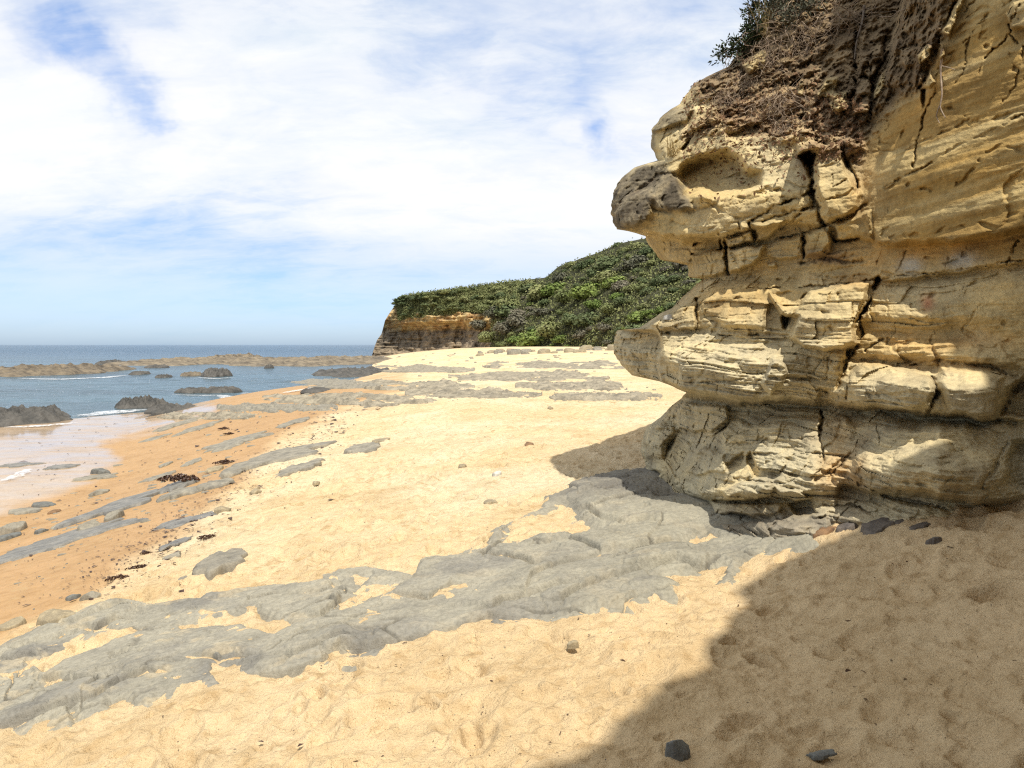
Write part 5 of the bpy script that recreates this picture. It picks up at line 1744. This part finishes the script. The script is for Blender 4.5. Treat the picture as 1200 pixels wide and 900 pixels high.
def build_light():
    L = bpy.data.lights.new('sun', 'SUN')
    L.energy = 5.0; L.angle = math.radians(.8); L.color = (1, .955, .87)
    o = bpy.data.objects.new('sun', L); COL.objects.link(o)
    from mathutils import Vector
    d = Vector((SUN_H[0] * math.cos(SUN_EL), SUN_H[1] * math.cos(SUN_EL), math.sin(SUN_EL)))
    o.rotation_euler = d.to_track_quat('Z', 'Y').to_euler()
    o.location = d * 60
    w = bpy.data.worlds.new('World'); scene.world = w; w.use_nodes = True
    t = w.node_tree; N = t.nodes; bg = N['Background']
    def new(ty, **kw):
        n = N.new(ty)
        for k, v in kw.items():
            if k in n.inputs: n.inputs[k].default_value = v
            else: setattr(n, k, v)
        return n
    def math_(op, a, b=0.0, clamp=False):
        m = N.new('ShaderNodeMath'); m.operation = op; m.use_clamp = clamp
        for s, v in ((m.inputs[0], a), (m.inputs[1], b)):
            if hasattr(v, 'is_linked'): t.links.new(v, s)
            else: s.default_value = v
        return m.outputs[0]
    sky = new('ShaderNodeTexSky', sky_type='NISHITA', sun_disc=False)
    sky.sun_elevation = SUN_EL; sky.sun_rotation = math.atan2(SUN_H[0], SUN_H[1])
    sky.air_density = 1.0; sky.dust_density = .6; sky.ozone_density = 1.5
    tc = new('ShaderNodeTexCoord')
    sep = new('ShaderNodeSeparateXYZ'); t.links.new(tc.outputs['Generated'], sep.inputs[0])
    zc = math_('MAXIMUM', sep.outputs[2], 0.0)
    den = math_('ADD', zc, .24)
    u = math_('DIVIDE', sep.outputs[0], den); v = math_('DIVIDE', sep.outputs[1], den)
    comb = new('ShaderNodeCombineXYZ'); t.links.new(u, comb.inputs[0]); t.links.new(v, comb.inputs[1])
    def nz(scale, detail, rough, dist, rot, stretch, off):
        mp = new('ShaderNodeMapping'); t.links.new(comb.outputs[0], mp.inputs['Vector'])
        mp.inputs['Rotation'].default_value = (0, 0, rot); mp.inputs['Scale'].default_value = (stretch, 1, 1); mp.inputs['Location'].default_value = off
        n = new('ShaderNodeTexNoise'); t.links.new(mp.outputs[0], n.inputs['Vector'])
        n.inputs['Scale'].default_value = scale; n.inputs['Detail'].default_value = detail; n.inputs['Roughness'].default_value = rough; n.inputs['Distortion'].default_value = dist
        return n.outputs['Fac']
    def ramp(f, stops):
        r = new('ShaderNodeValToRGB'); e = r.color_ramp.elements
        while len(e) < len(stops): e.new(.5)
        for i, (p, c) in enumerate(stops):
            e[i].position = p; e[i].color = (c, c, c, 1) if not hasattr(c, '__len__') else (*c, 1)
        t.links.new(f, r.inputs[0]); return r.outputs[0]
    n1 = nz(.8, 7, .55, .3, .6, .6, (3.1, 1.7, 0))
    n2 = nz(2.4, 6, .6, .4, .7, .5, (0, 5, 2))
    n3 = nz(3.2, 5, .6, .3, .7, .45, (7, 2, 4))
    n4 = nz(7.0, 6, .65, .5, .7, .6, (1, 3, 9))
    cov = math_('ADD', math_('ADD', n1, math_('MULTIPLY', math_('SUBTRACT', n4, .5), .34)), math_('MULTIPLY', math_('SUBTRACT', n2, .5), .7))
    wn = new('ShaderNodeTexNoise'); t.links.new(tc.outputs['Generated'], wn.inputs['Vector'])
    wn.inputs['Scale'].default_value = 7; wn.inputs['Detail'].default_value = 5; wn.inputs['Roughness'].default_value = .6
    va = N.new('ShaderNodeVectorMath'); va.operation = 'MULTIPLY_ADD'
    t.links.new(wn.outputs['Color'], va.inputs[0]); va.inputs[1].default_value = (.16, .16, .16)
    vs = N.new('ShaderNodeVectorMath'); vs.operation = 'SUBTRACT'
    t.links.new(tc.outputs['Generated'], vs.inputs[0]); vs.inputs[1].default_value = (.08, .08, .08)
    t.links.new(vs.outputs[0], va.inputs[2])
    vn = N.new('ShaderNodeVectorMath'); vn.operation = 'NORMALIZE'; t.links.new(va.outputs[0], vn.inputs[0])
    wdir = vn.outputs[0]
    # gaps in the cloud, placed by their direction in the sky
    def hole(px, py, r, s):
        d = Vector(((px - 600) / F, 1, (HY - py) / F)).normalized()
        vm = N.new('ShaderNodeVectorMath'); vm.operation = 'DOT_PRODUCT'
        t.links.new(wdir, vm.inputs[0]); vm.inputs[1].default_value = d
        a = math_('DIVIDE', math_('SUBTRACT', 1.0, vm.outputs['Value']), r * r / 2)
        return math_('MULTIPLY', math_('POWER', 2.718, math_('MULTIPLY', a, -1.0)), s)
    for h in HOLES:
        cov = math_('SUBTRACT', cov, hole(*h))
    mask = ramp(cov, [(.14, .0), (.32, .52), (.46, .86), (.60, 1.0)])
    hz = ramp(zc, [(0.0, .10), (.05, .35), (.16, 1)])
    mask = math_('MULTIPLY', mask, hz)
    shade = ramp(math_('ADD', math_('MULTIPLY', n3, .45), math_('ADD', math_('MULTIPLY', n1, .3), math_('MULTIPLY', n4, .25))), [(.36, (.80, .88, .94)), (.48, (.95, .975, .99)), (.58, (1, 1, 1))])
    br = new('ShaderNodeMix', data_type='RGBA', blend_type='MULTIPLY'); br.inputs[0].default_value = 1
    t.links.new(shade, br.inputs[6]); br.inputs[7].default_value = (CLOUD, CLOUD, CLOUD, 1)
    sk = new('ShaderNodeMix', data_type='RGBA', blend_type='MULTIPLY'); sk.inputs[0].default_value = 1
    t.links.new(sky.outputs[0], sk.inputs[6]); t.links.new(ramp(zc, [(0, (.80, 1.08, 1.70)), (.12, (.74, 1.0, 1.5)), (.5, (1.15, 1.65, 2.05))]), sk.inputs[7])
    mx = new('ShaderNodeMix', data_type='RGBA'); t.links.new(mask, mx.inputs[0])
    t.links.new(sk.outputs[2], mx.inputs[6]); t.links.new(br.outputs[2], mx.inputs[7])
    t.links.new(mx.outputs[2], bg.inputs[0])
    bg.inputs[1].default_value = .1


from mathutils import Vector
CLOUD = 9.2
SKYTINT = (1.9, 2.3, 2.6, 1)
HOLES = [(105, 35, .03, .18), (140, 75, .03, .20), (172, 108, .027, .23), (192, 130, .022, .17), (60, 2, .05, .17), (40, 30, .04, .08), (706, 146, .022, .22), (680, 105, .03, .12), (470, 62, .05, .10), (300, 150, .06, .07), (158, 160, .03, .12), (560, 60, .05, .08), (340, 230, .08, .06)]


def build_camera():
    c = bpy.data.cameras.new('camera')
    o = bpy.data.objects.new('camera', c); COL.objects.link(o)
    o.location = (0, 0, HC)
    o.rotation_euler = (math.pi / 2, 0, 0)
    c.sensor_fit = 'HORIZONTAL'; c.sensor_width = 36
    c.lens = 36 * F / 1200
    c.shift_y = -(450 - HY) / 1200
    c.clip_start = .05; c.clip_end = 60000
    scene.camera = o
    scene.view_settings.view_transform = 'Standard'
    scene.view_settings.look = 'None'
    scene.view_settings.exposure = .16
    scene.view_settings.gamma = 1
    scene.cycles.use_denoising = False
    scene.cycles.filter_width = 1.2
    scene.cycles.max_bounces = 6
    scene.cycles.sample_clamp_indirect = 6


build_camera()
build_light()
build_ground()
build_sea()
build_cliff()
build_shelf()
build_rocks()
build_weed()
build_headland()
build_scrub()
build_bushes()
build_boulders()
build_brow()
foam([(84, 489), (100, 488), (118, 486), (140, 483), (175, 481)], .9, 'white foam breaking against the dark pyramid rock', 1)
foam([(4, 502), (30, 501), (60, 499), (92, 496)], .35, 'thin foam at the foot of the big craggy rock', 2)
foam([(200, 463), (230, 464), (262, 464), (290, 462)], .5, 'thin foam before the low double humped rock', 7)
foam([(20, 444), (70, 445), (120, 443), (150, 440)], .8, 'thin white line of surf before the far left reef', 8)
foam([(0, 566), (18, 560), (36, 550)], .16, 'lacy foam lying on the pale wash', 9)
foam([(232, 443), (252, 444), (275, 443)], .5, 'thin foam around the rounded dark rock', 10)
foam([(330, 462), (352, 458), (372, 455)], .5, 'small patch of foam at the end of the shallows', 3)
